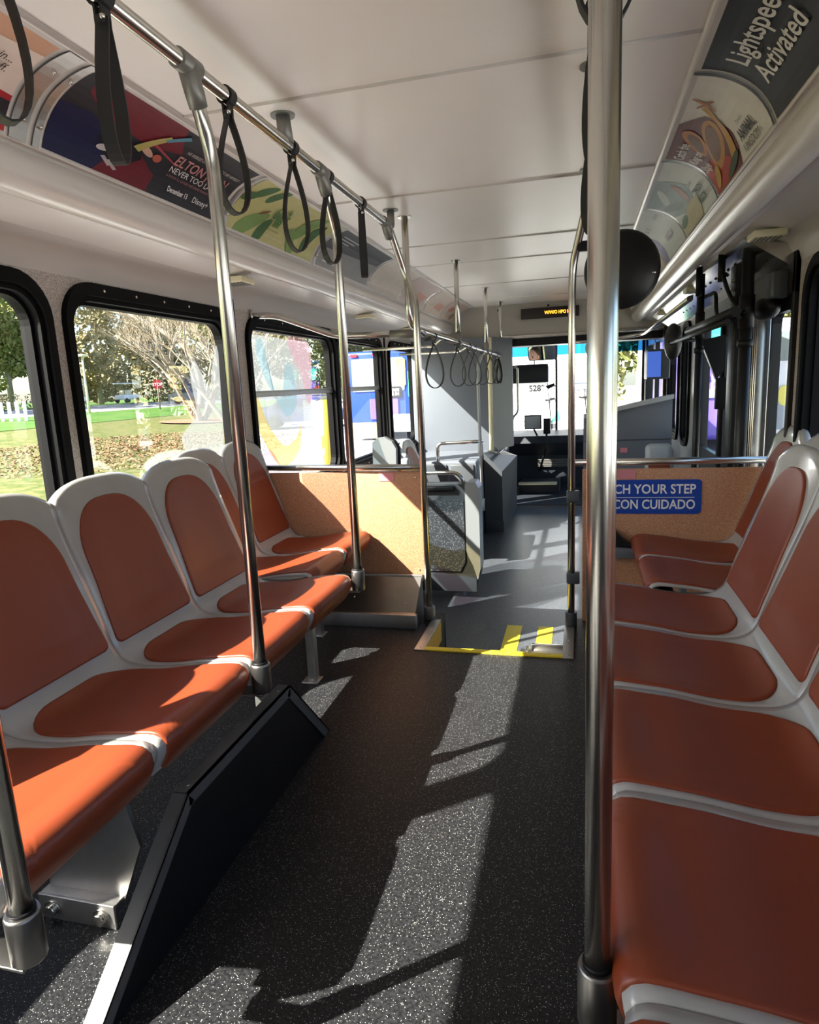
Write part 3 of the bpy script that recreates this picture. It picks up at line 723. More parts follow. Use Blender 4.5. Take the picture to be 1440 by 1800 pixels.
# metal heater box under left partition
t = thing('heater_box', 'stainless steel box at the foot of the left partition', 'heater', (-1.1, 3.1, 0))
b = MB(); b.prism([(3.04, .0), (3.24, .0), (3.24, .215), (3.225, .215), (3.06, .075), (3.04, .070)], 'x', -1.55, -.80); b.build('body', M_steeld, t)
b = MB(); b.box(-1.56, -.79, 3.03, 3.06, .0, .072, .003); b.build('kick_plate', M_alu, t)
b = MB(); b.box(-1.5, -.795, 3.222, 3.245, .19, .225, .003); b.build('top_lip', M_alu, t)
b = MB(); b.ell((-.86, 3.10, .108), (.006, .006, .006), 10, 6); b.ell((-.90, 3.22, .208), (.005, .005, .005), 10, 6); b.ell((-1.14, 3.12, .128), (.006, .006, .006), 10, 6); b.build('screws', M_screw, t)
# ------------------------------------------------------------ step with yellow nosing
t = thing('step_edge', 'metal edged step down with a yellow nosing in the aisle', 'step', ((NX0 + NX1) / 2, NY0, 0))
b = MB(); b.box(NX0 - .0, NX1 - .0, NY0 - .025, NY0 + .012, -.01, .006, .002); b.box(NX0, NX1, NY0 + .004, NY0 + .012, -.05, .0); b.build('nosing', M_yel, t, label='yellow strip along the step edge')
b = MB(); b.box(NX0 - .045, NX0 + .003, NY0 - .03, NY1 + .02, .0, .006, .002); b.build('left_plate', M_alu, t)
b = MB(); b.box(NX1 - .003, NX1 + .045, NY0 - .03, NY1 + .02, .0, .006, .002); b.build('right_plate', M_alu, t)
b = MB(); b.box(NX0, NX0 + .006, NY0, NY1, -.10, .0); b.build('side_strip', M_yeld, t)
b = MB()
for x, y in ((NX0 - .02, NY0), (NX0 - .02, NY1 - .12), (NX0 - .02, NY1), (NX1 + .022, NY0), (NX1 + .022, NY0 + .17), (NX1 + .022, NY1)): b.ell((x, y, .006), (.005, .005, .002), 10, 5)
for i in range(7): b.ell((NX0 + .05 + i * .085, NY0 - .008, .006), (.0045, .0045, .002), 8, 5)
b.build('screws', M_screw, t)
for (xa, xb, la) in ((-.418, -.330, 'wide yellow floor strip beyond the step, the left one of two'), (-.235, -.150, 'yellow floor strip beyond the step, the right one near the metal latch')):
    b = MB(); b.box(xa, xb, 3.16, 3.77, ZLO, ZLO + .003); tag(b.build('floor_strip', M_yel), la, 'strip', 'yellow strips on the lower floor')
t = thing('ramp_latch', 'small steel latch and recess in the floor beside the right step plate', 'latch', (-.18, 3.3, ZLO))
b = MB(); b.box(-.31, -.08, 3.22, 3.42, ZLO, ZLO + .006, .002); b.build('latch_plate', M_steeld, t)
b = MB(); b.cyl((-.27, 3.22, ZLO + .02), (-.27, 3.40, ZLO + .02), .012); b.box(-.25, -.08, 3.40, 3.42, ZLO, ZLO + .04, .002); b.build('latch_rod', M_steel, t)
# ------------------------------------------------------------ adverts in the coves
ARCL = .272
def posmap(side, ystart):
    """u metres along the reading direction, v metres up from the lower edge -> cove surface"""
    def fn(u, v, off):
        t_ = 1 - v / ARCL; h, z = arc(min(1, max(0, t_)))
        a, c, d = ARC; dx = 2 * (1 - t_) * (c[0] - a[0]) + 2 * t_ * (d[0] - c[0]); dz = 2 * (1 - t_) * (c[1] - a[1]) + 2 * t_ * (d[1] - c[1]); L = sqrt(dx * dx + dz * dz)
        h += off * dz / L; z -= off * dx / L
        return Vector((HX(h, side), ystart + u if side < 0 else ystart - u, z))
    return fn
CUTS = [ARCL * k / 12 for k in range(1, 12)]
AM = {}
def am(c, r=.3):
    k = tuple(round(x, 3) for x in c)
    if k not in AM: AM[k] = mat('print_%d' % len(AM), c, .5, var=.10, vscale=14, spec=.25)
    return AM[k]
def poster(label, side, ya, yb, base, arts, texts, v0=.006, v1=.266):
    t = thing('cove_advert', label, 'advert', (HX(.85, side), (ya + yb) / 2, 1.9))
    fn = posmap(side, ya if side < 0 else yb); L = yb - ya
    b = MB(); shape(b, [(0, v0), (L, v0), (L, v1), (0, v1)], fn, .002, CUTS); st_ = b.build('sheet', am(base), t)
    groups = {}
    for i, (c, P) in enumerate(arts):
        groups.setdefault(c, []).append((P, .003 + .0004 * i))
    for c, L_ in groups.items():
        b = MB()
        for P, off in L_:
            P = [(min(max(x, 0.0), L), min(max(y, v0), v1)) for x, y in P]
            shape(b, P, fn, off, CUTS)
        b.build('artwork', am(c), st_)
    cg = {}
    for (body, u, v, size, c, kw) in texts: cg.setdefault(c, []).append((body, u, v, size, kw))
    for c, L_ in cg.items():
        b = MB()
        for body, u, v, size, kw in L_:
            V, Fc = text_geo(body, size, **kw); map_flat(b, [(x + u, y + v) for x, y in V], Fc, fn, .0075, CUTS)
        b.build('lettering', am(c), st_)
    return t
W_ = (.82, .80, .78)
A_DK = (.025, .024, .032)
poster('orange and white advert in the top left corner with dark text about wheels', -1, .62, 1.44, (.62, .34, .22),
       [((.80, .66, .58), [(.35, .05), (.82, .05), (.82, .22), (.55, .20)]), ((.45, .03, .04), [(0, .11), (.82, .075), (.82, .09), (0, .13)]), ((.03, .025, .03), [(.25, .0), (.82, .0), (.82, .075), (.45, .09)]),
        ((.45, .03, .04), [(.2, .0), (.82, .0), (.82, .02), (.5, .03)]), ((.55, .42, .33), ellipse(.66, .045, .035, .022)), ((.03, .025, .03), ellipse(.66, .045, .022, .013))],
       [("The right's moving in...\nThe wheels are coming off.", .77, .165, .030, (.05, .04, .04), dict(align='RIGHT', shear=.2))])
EL = poster('dark advert with a red and blue stage scene and concert lettering', -1, 1.56, 2.43, A_DK,
       [((.16, .012, .025), [(.02, .26), (.06, .262), (.40, .262), (.50, .17), (.36, .14), (.14, .16), (.05, .20)]), ((.012, .014, .06), [(0, .0), (.25, .0), (.22, .12), (.10, .15), (0, .14)]),
        ((.15, .012, .025), [(.18, .0), (.42, .0), (.44, .06), (.34, .11), (.24, .06)]), ((.012, .012, .02), [(.16, .10), (.24, .13), (.34, .13), (.36, .09), (.30, .05), (.22, .04)]), ((.45, .40, .42), [(.20, .05), (.215, .055), (.25, .035), (.235, .03)]), ((.45, .40, .42), [(.225, .045), (.24, .05), (.275, .03), (.26, .025)]), ((.35, .05, .08), [(.34, .17), (.50, .13), (.52, .12), (.36, .155)]), ((.6, .35, .28), ellipse(.36, .125, .035, .012, -.3)), ((.5, .12, .08), ellipse(.415, .118, .020, .014)),
        ((.45, .38, .12), [(.30, .12), (.33, .11), (.41, .20), (.39, .21)]), ((.08, .25, .35), [(.385, .19), (.40, .185), (.46, .235), (.44, .245)]), ((.55, .5, .5), ellipse(.20, .075, .03, .010, .2))],
       [('HE RISKED EVERYTHING', .50, .185, .018, (.55, .5, .48), dict(shear=.2)), ('TO BE HIMSELF', .71, .185, .018, (.55, .5, .48), dict(shear=.2)), ('ELTON JOHN', .49, .128, .055, (.55, .24, .24), dict(sx=.95, bold=.0008)), ('NEVER TOO LATE', .49, .098, .032, W_, dict(sx=1.1)),
        ('A FILM BY R.J. CUTLER AND DAVID FURNISH', .49, .080, .0125, (.5, .2, .22), {}), ('December 13', .52, .035, .026, W_, dict(sx=.8, bold=.0005)), ('Disney+', .665, .034, .030, W_, dict(shear=.25))])
leaf = (.055, .14, .045); leafl = (.20, .32, .10)
poster('yellow green advert with big leaves beside the third pole', -1, 2.49, 3.34, (.52, .50, .22),
       [(leaf, ellipse(.10, .21, .055, .03, .9)), (leaf, ellipse(.19, .22, .06, .03, 1.1)), (leafl, ellipse(.16, .06, .13, .035, .5)), (leaf, ellipse(.26, .04, .09, .03, .9)), (leafl, ellipse(.62, .16, .11, .05, .9)), (leaf, ellipse(.72, .12, .10, .04, 1.2)), (leafl, ellipse(.55, .05, .08, .035, 2.2)), ((.25, .08, .04), ellipse(.22, .125, .04, .006, .5)), (leaf, ellipse(.04, .16, .05, .022, .4))],
       [('a', .37, .175, .045, (.07, .20, .05), dict(bold=.001)), ("bug's", .29, .120, .086, (.07, .20, .05), dict(bold=.002, sx=.8)), ('life', .33, .085, .050, (.07, .20, .05), dict(bold=.0012)), ('narrated by antoinettes', .27, .062, .015, (.10, .16, .05), {}), ("DISNEY'S THE DISNEY+ ORIGINAL", .30, .03, .012, (.7, .7, .5), {})])
poster('grey silver advert with pale lettering right of the leafy one', -1, 3.40, 4.25, (.30, .30, .30),
       [((.05, .055, .065), [(0, .16), (.85, .19), (.85, .262), (0, .262)]), ((.10, .10, .11), [(0, .16), (.85, .19), (.85, .15), (0, .11)]), ((.45, .47, .48), [(0.080, 0.215), (0.340, 0.215), (0.340, 0.222), (0.080, 0.222)]), ((.45, .47, .48), [(0.080, 0.195), (0.290, 0.195), (0.290, 0.202), (0.080, 0.202)]), ((.45, .47, .48), [(0.080, 0.175), (0.240, 0.175), (0.240, 0.182), (0.080, 0.182)]), ((.45, .47, .48), [(0.080, 0.155), (0.190, 0.155), (0.190, 0.162), (0.080, 0.162)]), ((.70, .70, .68), [(0.060, 0.035), (0.320, 0.035), (0.320, 0.042), (0.060, 0.042)])],
       [])
for y0, y1, lab, c in ((4.30, 5.05, 'plain reflective silver panel after the grey advert on the left', (.62, .56, .50)), (5.10, 5.85, 'pale pink advert in the left cove, second from the silver panel', (.56, .46, .44)), (5.90, 6.6, 'pale beige and red advert in the left cove near its far end', (.60, .50, .42))):
    poster(lab, -1, y0, y1, c, [((.60, .32, .26), [(.3, .06), (.6, .05), (.7, .12), (.4, .14)])] if y0 > 5 else [((.55, .50, .44), [(.0, .0), (.7, .0), (.7, .03), (0, .03)])], [])
poster('last pale advert at the far end of the left cove', -1, 6.66, 7.35, (.60, .47, .40), [((.55, .22, .16), ellipse(.3, .15, .15, .04, .3)), ((.35, .25, .15), ellipse(.45, .06, .1, .03, .3))], [])
# right
TL = (.03, .16, .18)
poster('dark teal space advert at the top right corner with large white lettering', 1, 1.18, 2.09, (.030, .034, .040),
       [(TL, ellipse(.60, .18, .14, .05, .2)), ((.10, .34, .36), ellipse(.66, .16, .06, .018, .5)), ((.55, .42, .30), ellipse(.57, .155, .022, .010, .8)), ((.6, .5, .35), ellipse(.60, .17, .012, .006, .3)), (TL, [(.40, .02), (.52, .10), (.50, .12), (.36, .03)]), ((.4, .06, .05), ellipse(.55, .19, .012, .006))],
       [('Lightspeed', .07, .160, .082, W_, dict(bold=.0012)), ('Activated', .07, .085, .082, W_, dict(bold=.0012))])
poster('advert with red sunset dancers and a white corner on the right side', 1, 2.13, 2.85, (.74, .71, .66),
       [((.16, .05, .05), [(0, .262), (.36, .262), (.45, .20), (.44, .10), (.38, .0), (0, .0)]), ((.45, .06, .03), [(0, .10), (.18, .12), (.30, .06), (.28, .0), (0, .0)]), ((.52, .25, .05), ellipse(.28, .13, .16, .045, .35)), ((.20, .09, .03), ellipse(.28, .135, .12, .030, .35)), ((.50, .20, .04), ellipse(.22, .19, .10, .035, .45)), ((.18, .10, .06), ellipse(.22, .19, .07, .022, .45)),
        ((.55, .30, .06), [(.28, .02), (.38, .05), (.47, .17), (.53, .21), (.50, .22), (.41, .14), (.32, .06)]), ((.45, .18, .05), ellipse(.54, .215, .05, .007, .9)), ((.40, .15, .05), ellipse(.54, .215, .04, .006, -.5)), ((.55, .35, .05), ellipse(.10, .05, .06, .02, .5)), ((.05, .08, .03), ellipse(.30, .03, .10, .015, .2))],
       [('Catch the', .025, .205, .050, W_, dict(bold=.0008, sx=.85)), ('King on', .025, .150, .050, W_, dict(bold=.0008, sx=.85)), ('Stage', .025, .095, .050, W_, dict(bold=.0008, sx=.85)),
        ("Disney's", .52, .100, .018, (.05, .05, .05), dict(shear=.2)), ('ANIMAL', .47, .052, .050, (.03, .03, .03), dict(bold=.0014, sx=.85)), ('KINGDOM', .46, .016, .038, (.03, .03, .03), dict(sx=.95))])
poster('pale blue and sand beach advert on the right side below the sunset one', 1, 2.89, 3.62, (.66, .70, .70),
       [((.30, .38, .40), [(.0, .262), (.46, .262), (.52, .15), (.40, .05), (.0, .12)]), ((.60, .66, .66), ellipse(.20, .20, .14, .02, .3)), ((.22, .28, .28), ellipse(.15, .15, .14, .025, -.2)), ((.45, .28, .26), ellipse(.40, .15, .07, .03, .9)), ((.56, .50, .32), [(.0, .0), (.46, .0), (.52, .09), (.30, .10), (.0, .05)]), ((.16, .25, .18), ellipse(.1, .06, .1, .02, .1))],
       [("Disney's", .53, .135, .022, (.05, .08, .08), dict(shear=.2)), ('TYPHOON', .50, .085, .040, (.04, .07, .07), dict(bold=.001, sx=.8)), ('LAGOON', .50, .045, .040, (.04, .07, .07), dict(bold=.001, sx=.8))])
poster('pale grey timetable style advert with a purple band on the right side', 1, 3.66, 4.44, (.60, .64, .64),
       [((.22, .20, .42), [(0, .262), (.14, .262), (.20, .13), (.16, .0), (0, .0)]), ((.40, .42, .46), [(.62, .20), (.74, .20), (.74, .22), (.62, .22)])],
       [('8:30 - 12:37', .30, .20, .035, (.08, .09, .10), dict(sx=.8)), ('LAGOON', .40, .08, .05, (.30, .26, .36), dict(bold=.001))])
poster('last pale advert on the right side partly hidden by the black round mirror', 1, 4.50, 5.3, (.56, .47, .40), [((.45, .30, .22), ellipse(.3, .12, .12, .05, .3))], [])
poster('plain pale panel at the far end of the right cove', 1, 5.36, 7.3, (.66, .62, .57), [((.60, .52, .44), ellipse(1.2, .12, .4, .04, .1))], [])
# joint bars between cove sections
def joint(label, side, y, wd=.05):
    t = thing('cove_joint', label, 'trim', (HX(.85, side), y, 1.9), 'cove joints')
    fn = posmap(side, y - wd / 2 if side < 0 else y + wd / 2)
    b = MB(); shape(b, [(0, 0), (wd, 0), (wd, ARCL), (0, ARCL)], fn, .007, CUTS); shape(b, [(0, 0), (.002, 0), (.002, ARCL), (0, ARCL)], fn, .004, CUTS)
    b.build('bar', M_alu, t)
    b = MB()
    for v in (.05, .20): b.ell(fn(wd * .6, v, .009), (.006, .006, .006), 10, 6)
    b.build('screws', M_screw, t)
joint('metal joint bar with screws between the orange advert and the dark concert advert', -1, 1.478, .052)
joint('narrow metal joint bar on the left of the dark concert advert', -1, 1.535, .022)
for y, l in ((2.46, 'between the dark advert and the leafy one'), (3.37, 'between the leafy advert and the silver one'), (4.275, 'after the silver lettered advert')): 
    joint('metal joint strip in the left cove ' + l, -1, y, .018)
for y, l in ((2.11, 'above the red sunset advert'), (2.87, 'between sunset and beach adverts'), (3.64, 'between beach advert and timetable advert')):
    t = tag(MB().add([], []).build('x', M_black), '', '') if False else None
    fn = posmap(1, y + .008); b = MB(); shape(b, [(0, 0), (.016, 0), (.016, ARCL), (0, ARCL)], fn, .006, CUTS)
    tag(b.build('cove_strip', M_blackp), 'thin dark strip in the right cove ' + l, 'trim', 'right cove strips')
# reading light fixtures under the coves
def fixture(label, side, y, wd=.13):
    t = thing('speaker_grille', label, 'fixture', (HX(1.15, side), y, 1.71), 'small cream fixtures under the coves')
    b = MB(); x0, x1 = HX(1.07, side), HX(1.19, side); b.box(x0, x1, y - wd / 2, y + wd / 2, 1.700, 1.727, .006); b.build('housing', M_cream, t)
    b = MB()
    for i in range(6): xx = x0 + (x1 - x0) * (i + .8) / 7; b.box(xx - .004, xx + .004, y - wd * .38, y + wd * .38, 1.697, 1.700)
    b.build('grille_slots', M_fit, t)
fixture('cream fixture under the left cove above the third window', -1, 2.93)
fixture('small cream fixture under the left cove over the front windows', -1, 4.86)
fixture('far cream fixture under the left cove near the grey partition', -1, 6.2)
fixture('cream fixture under the right cove above the exit door gear', 1, 3.02, .12)
fixture('cream fixture under the right cove in the middle of the door gear', 1, 4.75)
fixture('far cream fixture under the right cove beyond the door gear', 1, 6.3)
# ------------------------------------------------------------ window films (plain printed film, abstract)
F_w = film('pale_film', (.36, .38, .40), .30); F_o = film('grey_film', (.25, .25, .27), .5); F_y = film('yellow_film', (.55, .42, .14), .30); F_p = film('pink_film', (.52, .34, .40), .30); F_b = film('blue_film', (.30, .42, .48), .30)
xf = XL - .045
def fl(P, m, name, parent, off):
    b = MB(); b.add([(xf + off, y, z) for y, z in P], [tuple(range(len(P)))]); return b.build(name, m, parent)
def smooth_poly(P, n=6):
    out = []; N = len(P)
    for i in range(N):
        p0, p1, p2, p3 = [Vector(P[(i + k) % N]) for k in (-1, 0, 1, 2)]
        for k in range(n):
            t_ = k / n; q = 0.5 * ((2 * p1) + (p2 - p0) * t_ + (2 * p0 - 5 * p1 + 4 * p2 - p3) * t_ * t_ + (3 * p1 - p0 - 3 * p2 + p3) * t_ ** 3); out.append((q.x, q.y))
    return out
t = thing('window_film', 'pale translucent wavy film on the second window, lower right part', 'film', (xf, 2.85, 1.0))
wave1 = [(3.03, 1.40), (2.97, 1.36), (2.92, 1.24), (2.86, 1.30), (2.80, 1.36), (2.76, 1.28), (2.78, 1.12), (2.70, 1.06), (2.64, 1.02), (2.66, .95), (2.76, .84), (2.82, .79), (3.03, .79)]
fl(smooth_poly(wave1, 4)[:-4], F_w, 'film_sheet', t, .006)
t = thing('window_film', 'large pastel printed film with yellow, pink and blue waves on the third window', 'film', (xf, 3.8, 1.0))
fl([(3.29, .68), (4.15, .68), (4.22, .9), (4.18, 1.2), (4.20, 1.5), (3.29, 1.52)], F_w, 'film_sheet', t, .006)
fl(smooth_poly([(3.30, 1.22), (3.38, 1.20), (3.50, 1.02), (3.68, .88), (3.86, .90), (3.96, .98), (3.92, .84), (3.76, .76), (3.58, .78), (3.42, .94), (3.30, 1.08)], 4), F_y, 'yellow_wave', t, .010)
fl(smooth_poly([(3.86, 1.52), (4.18, 1.50), (4.18, 1.18), (4.10, 1.12), (4.02, 1.3), (3.9, 1.42)], 4), F_p, 'pink_wave', t, .010)
fl(smooth_poly([(3.30, .70), (3.62, .70), (3.52, .86), (3.40, .86), (3.30, .80)], 4), F_p, 'pink_wave', t, .012)
fl(smooth_poly([(3.42, 1.45), (3.52, 1.48), (3.60, 1.2), (3.75, 1.05), (3.92, 1.12), (3.90, 1.32), (3.80, 1.36), (3.70, 1.16), (3.52, 1.26)], 4), F_b, 'blue_wave', t, .010)
# ------------------------------------------------------------ front of the bus: seats, consoles, partition
# flip-up seat: grey shell, dark textured back, sun on its edge put into a paler grey
t = thing('folded_seat', 'grey folded aisle seat with dark textured underside behind the left partition', 'seat', (-.85, 4.3, ZLO))
b = MB(); b.prism([(-1.30, .545), (-.665, .545), (-.645, .50), (-.645, -.06), (-.675, -.165), (-.72, -.19), (-1.30, -.19), ], 'y', 4.25, 4.36); b.build('shell', M_greyc, t)
b = MB(); b.prism([(-1.25, .44), (-.745, .44), (-.745, .02), (-.78, -.05), (-1.25, -.05)], 'y', 4.240, 4.25); b.build('textured_panel', M_mesh, t)
b = MB(); b.prism([(-.730, .55), (-.715, .56), (-.66, .56), (-.640, .52), (-.640, -.02), (-.66, -.10), (-.69, .0), (-.72, .06), (-.732, .1)], 'y', 4.222, 4.38); b.build('side_panel', M_greyl, t, label='pale sunlit side panel')
b = MB(); b.box(-1.3, -.67, 4.238, 4.25, -.19, -.07, .003); b.build('lower_panel', M_greyc, t)
b = MB(); b.tube(bend([(-1.15, 4.27, .62), (-.78, 4.27, .62), (-.735, 4.27, .54)], .05), .013, 12); b.build('handle', M_steel, t)
b = MB(); b.box(-1.2, -.80, 4.22, 4.36, .50, .535, .01); b.build('armrest', M_black, t)
b = MB(); b.prism([(-.86, -.24), (-.76, -.24), (-.79, -.19), (-.83, -.19)], 'y', 4.28, 4.36); b.build('foot', M_greyp, t)
t = thing('flip_seat', 'narrow pale upright seat standing above the left partition near the window', 'seat', (-1.25, 4.2, ZLO))
b = MB(); P = [(-1.325, .30), (-1.175, .30), (-1.165, .80), (-1.19, .845), (-1.24, .875), (-1.29, .87), (-1.325, .84)]; b.prism(P, 'y', 4.15, 4.20); b.build('back_shell', M_greyl, t)
b = MB(); b.prism([(x + .012, z) for x, z in P], 'y', 4.20, 4.23); b.build('back_cushion', M_black, t)
b = MB(); b.box(-1.28, -1.22, 4.15, 4.22, ZLO, .32, .01); b.build('post', M_greyc, t)
for i, (x, y) in enumerate(((-1.33, 4.85), (-1.42, 5.15))):
    t = thing('grab_loop_seat', ('white rounded seat top below the front left windows, the nearer of two', 'white rounded seat top below the front left windows, the farther of two')[i], 'seat', (x, y, ZLO))
    b = MB(); b.box(x - .07, x + .07, y - .03, y + .05, .0, .66, .03); b.build('back_shell', M_greyl, t)
    b = MB(); b.box(x - .05, x + .05, y - .035, y - .03, .2, .60, .004); b.build('back_pad', M_vinyl, t)
    b = MB(); b.box(x - .03, x + .03, y - .01, y + .03, ZLO, .02, .01); b.build('post', M_greyc, t)
# side-facing seats of the front left
for i, y in enumerate((5.15, 5.58)):
    put_seat(('side-facing orange seat at the front left, just behind the folded grey seat', 'side-facing orange seat at the front left with a sunlit cushion tip by the thin pole')[i], (-.86, y, -.225), 'orange seats at the front left')
t = thing('wheel_housing', 'grey wheel housing box in front of the left side-facing seats', 'housing', (-1.3, 6.3, ZLO))
b = MB(); b.box(XL, -.905, 5.92, 6.85, ZLO, .50, .02); b.build('body', M_greyp, t)
b = MB(); b.box(XL, -1.18, 5.905, 5.93, .10, .47, .01); b.box(-1.15, -.93, 5.905, 5.93, -.15, .47, .015); b.build('front_cushion', M_greyc, t)
b = MB(); b.tube(bend([(-1.27, 5.95, .50), (-1.27, 5.95, .66), (-.92, 5.95, .67), (-.88, 6.1, .66)], .05), .016, 12); b.build('grab_rail', M_steel, t)
t = thing('console', 'grey slant-topped console beside the driver partition', 'console', (-.83, 6.6, ZLO))
b = MB(); b.add([(-.89, 6.27, ZLO), (-.72, 6.27, ZLO), (-.72, 6.27, .35), (-.89, 6.27, .53), (-.89, 7.5, ZLO), (-.70, 7.5, ZLO), (-.66, 7.2, .40), (-.89, 7.2, .485)], [(0, 1, 2, 3), (1, 5, 6, 2), (3, 2, 6, 7), (4, 5, 6, 7), (0, 3, 7, 4), (0, 1, 5, 4)]); b.build('body', M_greyc, t)
b = MB(); b.box(-.89, -.71, 6.262, 6.272, ZLO, -.13, .002); b.build('kick_plate', M_greyc, t)
b = MB(); b.box(-.80, -.755, 6.45, 6.95, .50, .515, .005, M=Matrix.Translation((0, 0, 0))); b.build('top_handle', M_steel, t)
t = thing('driver_partition', 'tall grey partition behind the driver with a sunlit face', 'partition', (-1.2, 6.8, .5))
b = MB(); b.box(XL, -.895, 6.83, 6.86, .49, 1.64, .004); b.build('panel', M_greyp, t)
b = MB(); b.tube([(-.888, 6.84, .5), (-.888, 6.84, 1.635)], .024, 14); b.build('edge_post', M_cream, t, label='beige rounded edge post')
b = MB(); b.prism([(-.87, 6.84), (-.70, 7.25), (-.715, 7.45), (-.90, 7.0)], 'z', .50, 1.64); b.build('side_panel', M_greyc, t)
t = thing('driver_grab_bar', 'steel grab bar beside the driver partition', 'handrail', (-.70, 7.5, 1.0))
b = MB(); b.tube(bend([(-.73, 7.46, 1.345), (-.665, 7.46, 1.345), (-.665, 7.46, .85), (-.73, 7.46, .79)], .06), .012, 12); b.build('tube', M_steel, t)
t = thing('seat_grab_pole', 'thin pale pole rising from the sunlit cushion to the front rail', 'pole', (-.80, 5.4, .15))
b = MB(); b.tube(bend([(-.79, 5.42, .18), (-.80, 5.4, 1.32), (-.80, 5.75, 1.45)], .10), .0125, 12); b.build('tube', M_greyl, t)
b = MB(); b.cyl((-.79, 5.42, .14), (-.79, 5.42, .24), .019); b.build('socket', M_greyl, t)
b = MB(); b.box(-.815, -.775, 5.40, 5.44, .60, .70, .008); b.build('clamp', M_greyl, t)
# right front: slanted partition, seats, low wall
t = thing('dash_partition', 'blue-grey partition with slanting pale top at the front right', 'partition', (.5, 6.2, ZLO))
b = MB(); b.prism([(.03, ZLO), (.78, ZLO), (.78, .985), (.03, .84)], 'y', 6.2, 6.24); b.build('panel', M_greyp, t)
b = MB(); b.prism([(.03, .835), (.785, .982), (.785, 1.02), (.03, .872)], 'y', 6.15, 6.26); b.build('top_cap', M_greyl, t)
b = MB(); b.box(.03, .78, 6.192, 6.2, .628, .632); b.build('seam_line', M_black, t)
b = MB(); b.box(.35, .41, 6.19, 6.2, .52, .56); b.build('sticker', M_pink, t)
for i, (x, y) in enumerate(((.60, 5.5),)):
    t = thing('front_right_seat', 'pale grey seat top showing just above the right partition rail', 'seat', (x, y, ZLO))
    b = MB(); b.box(x - .10, x + .10, y - .04, y + .06, -.1, .66, .04); b.box(x - .07, x + .13, y + .1, y + .18, -.1, .62, .04); b.build('back_shell', M_greyl, t)
    b = MB(); b.box(x - .08, x + .08, y - .046, y - .04, .0, .55, .004); b.build('back_pad', M_vinyl, t)
    b = MB(); b.box(x - .03, x + .08, y, y + .14, ZLO, -.08, .01); b.build('post', M_greyc, t)
# ------------------------------------------------------------ exit door zone on the right
t = bpy.data.objects.new('door_1', None); COL.objects.link(t); t.location = (XR, 3.8, ZLO); t['kind'] = 'structure'
def leaf_door(t, ya, yb, x=XR + .02, z0=ZLO - .15, z1=1.50, lowpanel=False):
    o = rr(ya, yb, z0, z1, .02, 2); i_ = rr(ya + .028, yb - .028, z0 + .12, z1 - .06, .04, 2)
    b = MB(); b.ring(o, i_, 'x', x - .02, x + .02); b.build('door_leaf', M_blackp, t)
    b = MB(); b.add([(x, p[0], p[1]) for p in i_], [tuple(range(len(i_)))]); b.build('pane', M_glassd, t)
b = MB()
for y, w0 in ((3.115, .03), (3.78, .11), (4.55, .04), (5.28, .04)): b.box(XR - .02, XR + .05, y - w0 / 2, y + w0 / 2, ZLO - .15, 1.66, .004)
b.box(XR - .02, XR + .05, 3.1, 5.3, 1.50, 1.66); b.build('door_frame', M_blackp, t)
leaf_door(t, 3.15, 3.50); leaf_door(t, 3.84, 4.15, x=XR + .01); leaf_door(t, 4.16, 4.52)
b = MB(); 
for y in (3.545, 3.58, 3.62, 3.66, 3.70): b.box(XR - .05, XR + .01, y - .010, y + .010, ZLO, 1.5, .004)
b.build('leaf_edges', M_steel, t, label='bright vertical metal edges of the folded leaf')
b = MB(); b.box(XR, XR + .03, 4.57, 5.27, ZLO - .1, .66); b.build('low_panel', M_greyc, t)
b = MB(); b.add([(XR + .02, 4.57, .66), (XR + .02, 5.27, .66), (XR + .02, 5.27, 1.5), (XR + .02, 4.57, 1.5)], [(0, 1, 2, 3)]); b.build('side_pane', M_glass, t)
# black door poles
for lab, x, y, r_, z1 in (('thick black upright pole by the exit door, nearest on the right', .712, 3.31, .026, 1.72), ('black upright pole behind it in the exit doorway', .64, 4.06, .020, 1.72)):
    t = thing('door_pole', lab, 'pole', (x, y, ZLO)); b = MB(); b.tube([(x, y, ZLO), (x, y, z1)], r_, 16); b.build('tube', M_blackp, t)
    b = MB(); b.cyl((x, y, 1.38), (x, y, 1.52), r_ * 1.25); b.cyl((x, y, 1.30), (x, y, 1.33), r_ * 1.3); b.build('sleeve', M_black, t)
t = thing('door_post', 'wide black door post between the two black poles', 'post', (.80, 3.62, ZLO)); b = MB(); b.box(.72, .80, 3.60, 3.72, ZLO, 1.72, .01); b.build('post', M_blackp, t)
b = MB()
for z in (1.50, 1.54, 1.58, 1.62): b.cyl((.70, 3.60, z), (.72, 3.60, z), .01, 10)
b.build('bolts', M_steeld, t)
# door gear: perforated metal header with hoses
t = thing('door_gear', 'shiny perforated metal header of the exit door with black hoses', 'door gear', (.75, 4.1, 1.6))
b = MB(); b.prism([(.66, 1.735), (.85, 1.70), (.85, 1.62), (.835, 1.62)], 'y', 3.18, 6.9); b.build('perforated_plate', M_mirror if False else M_steel, t)
b = MB()
for i in range(16):
    y = 3.3 + i * .16
    for (xx, zz) in ((.72, 1.695), (.78, 1.66)): b.ell((xx, y, zz), (.008, .010, .008), 8, 5)
b.build('holes', M_black, t)
b = MB(); b.box(.78, .85, 3.2, 4.9, 1.49, 1.60, .01); b.build('actuator_case', M_greyc, t)
b = MB(); b.tube(bend([(.70, 3.70, 1.66), (.66, 3.6, 1.66), (.68, 3.55, 1.56), (.72, 3.5, 1.47), (.70, 3.35, 1.45), (.68, 3.15, 1.45)], .05), .010, 10); b.tube(bend([(.66, 4.05, 1.60), (.68, 3.85, 1.60), (.67, 3.78, 1.50), (.66, 3.6, 1.42), (.66, 3.2, 1.42)], .05), .010, 10); b.build('hoses', M_black, t)
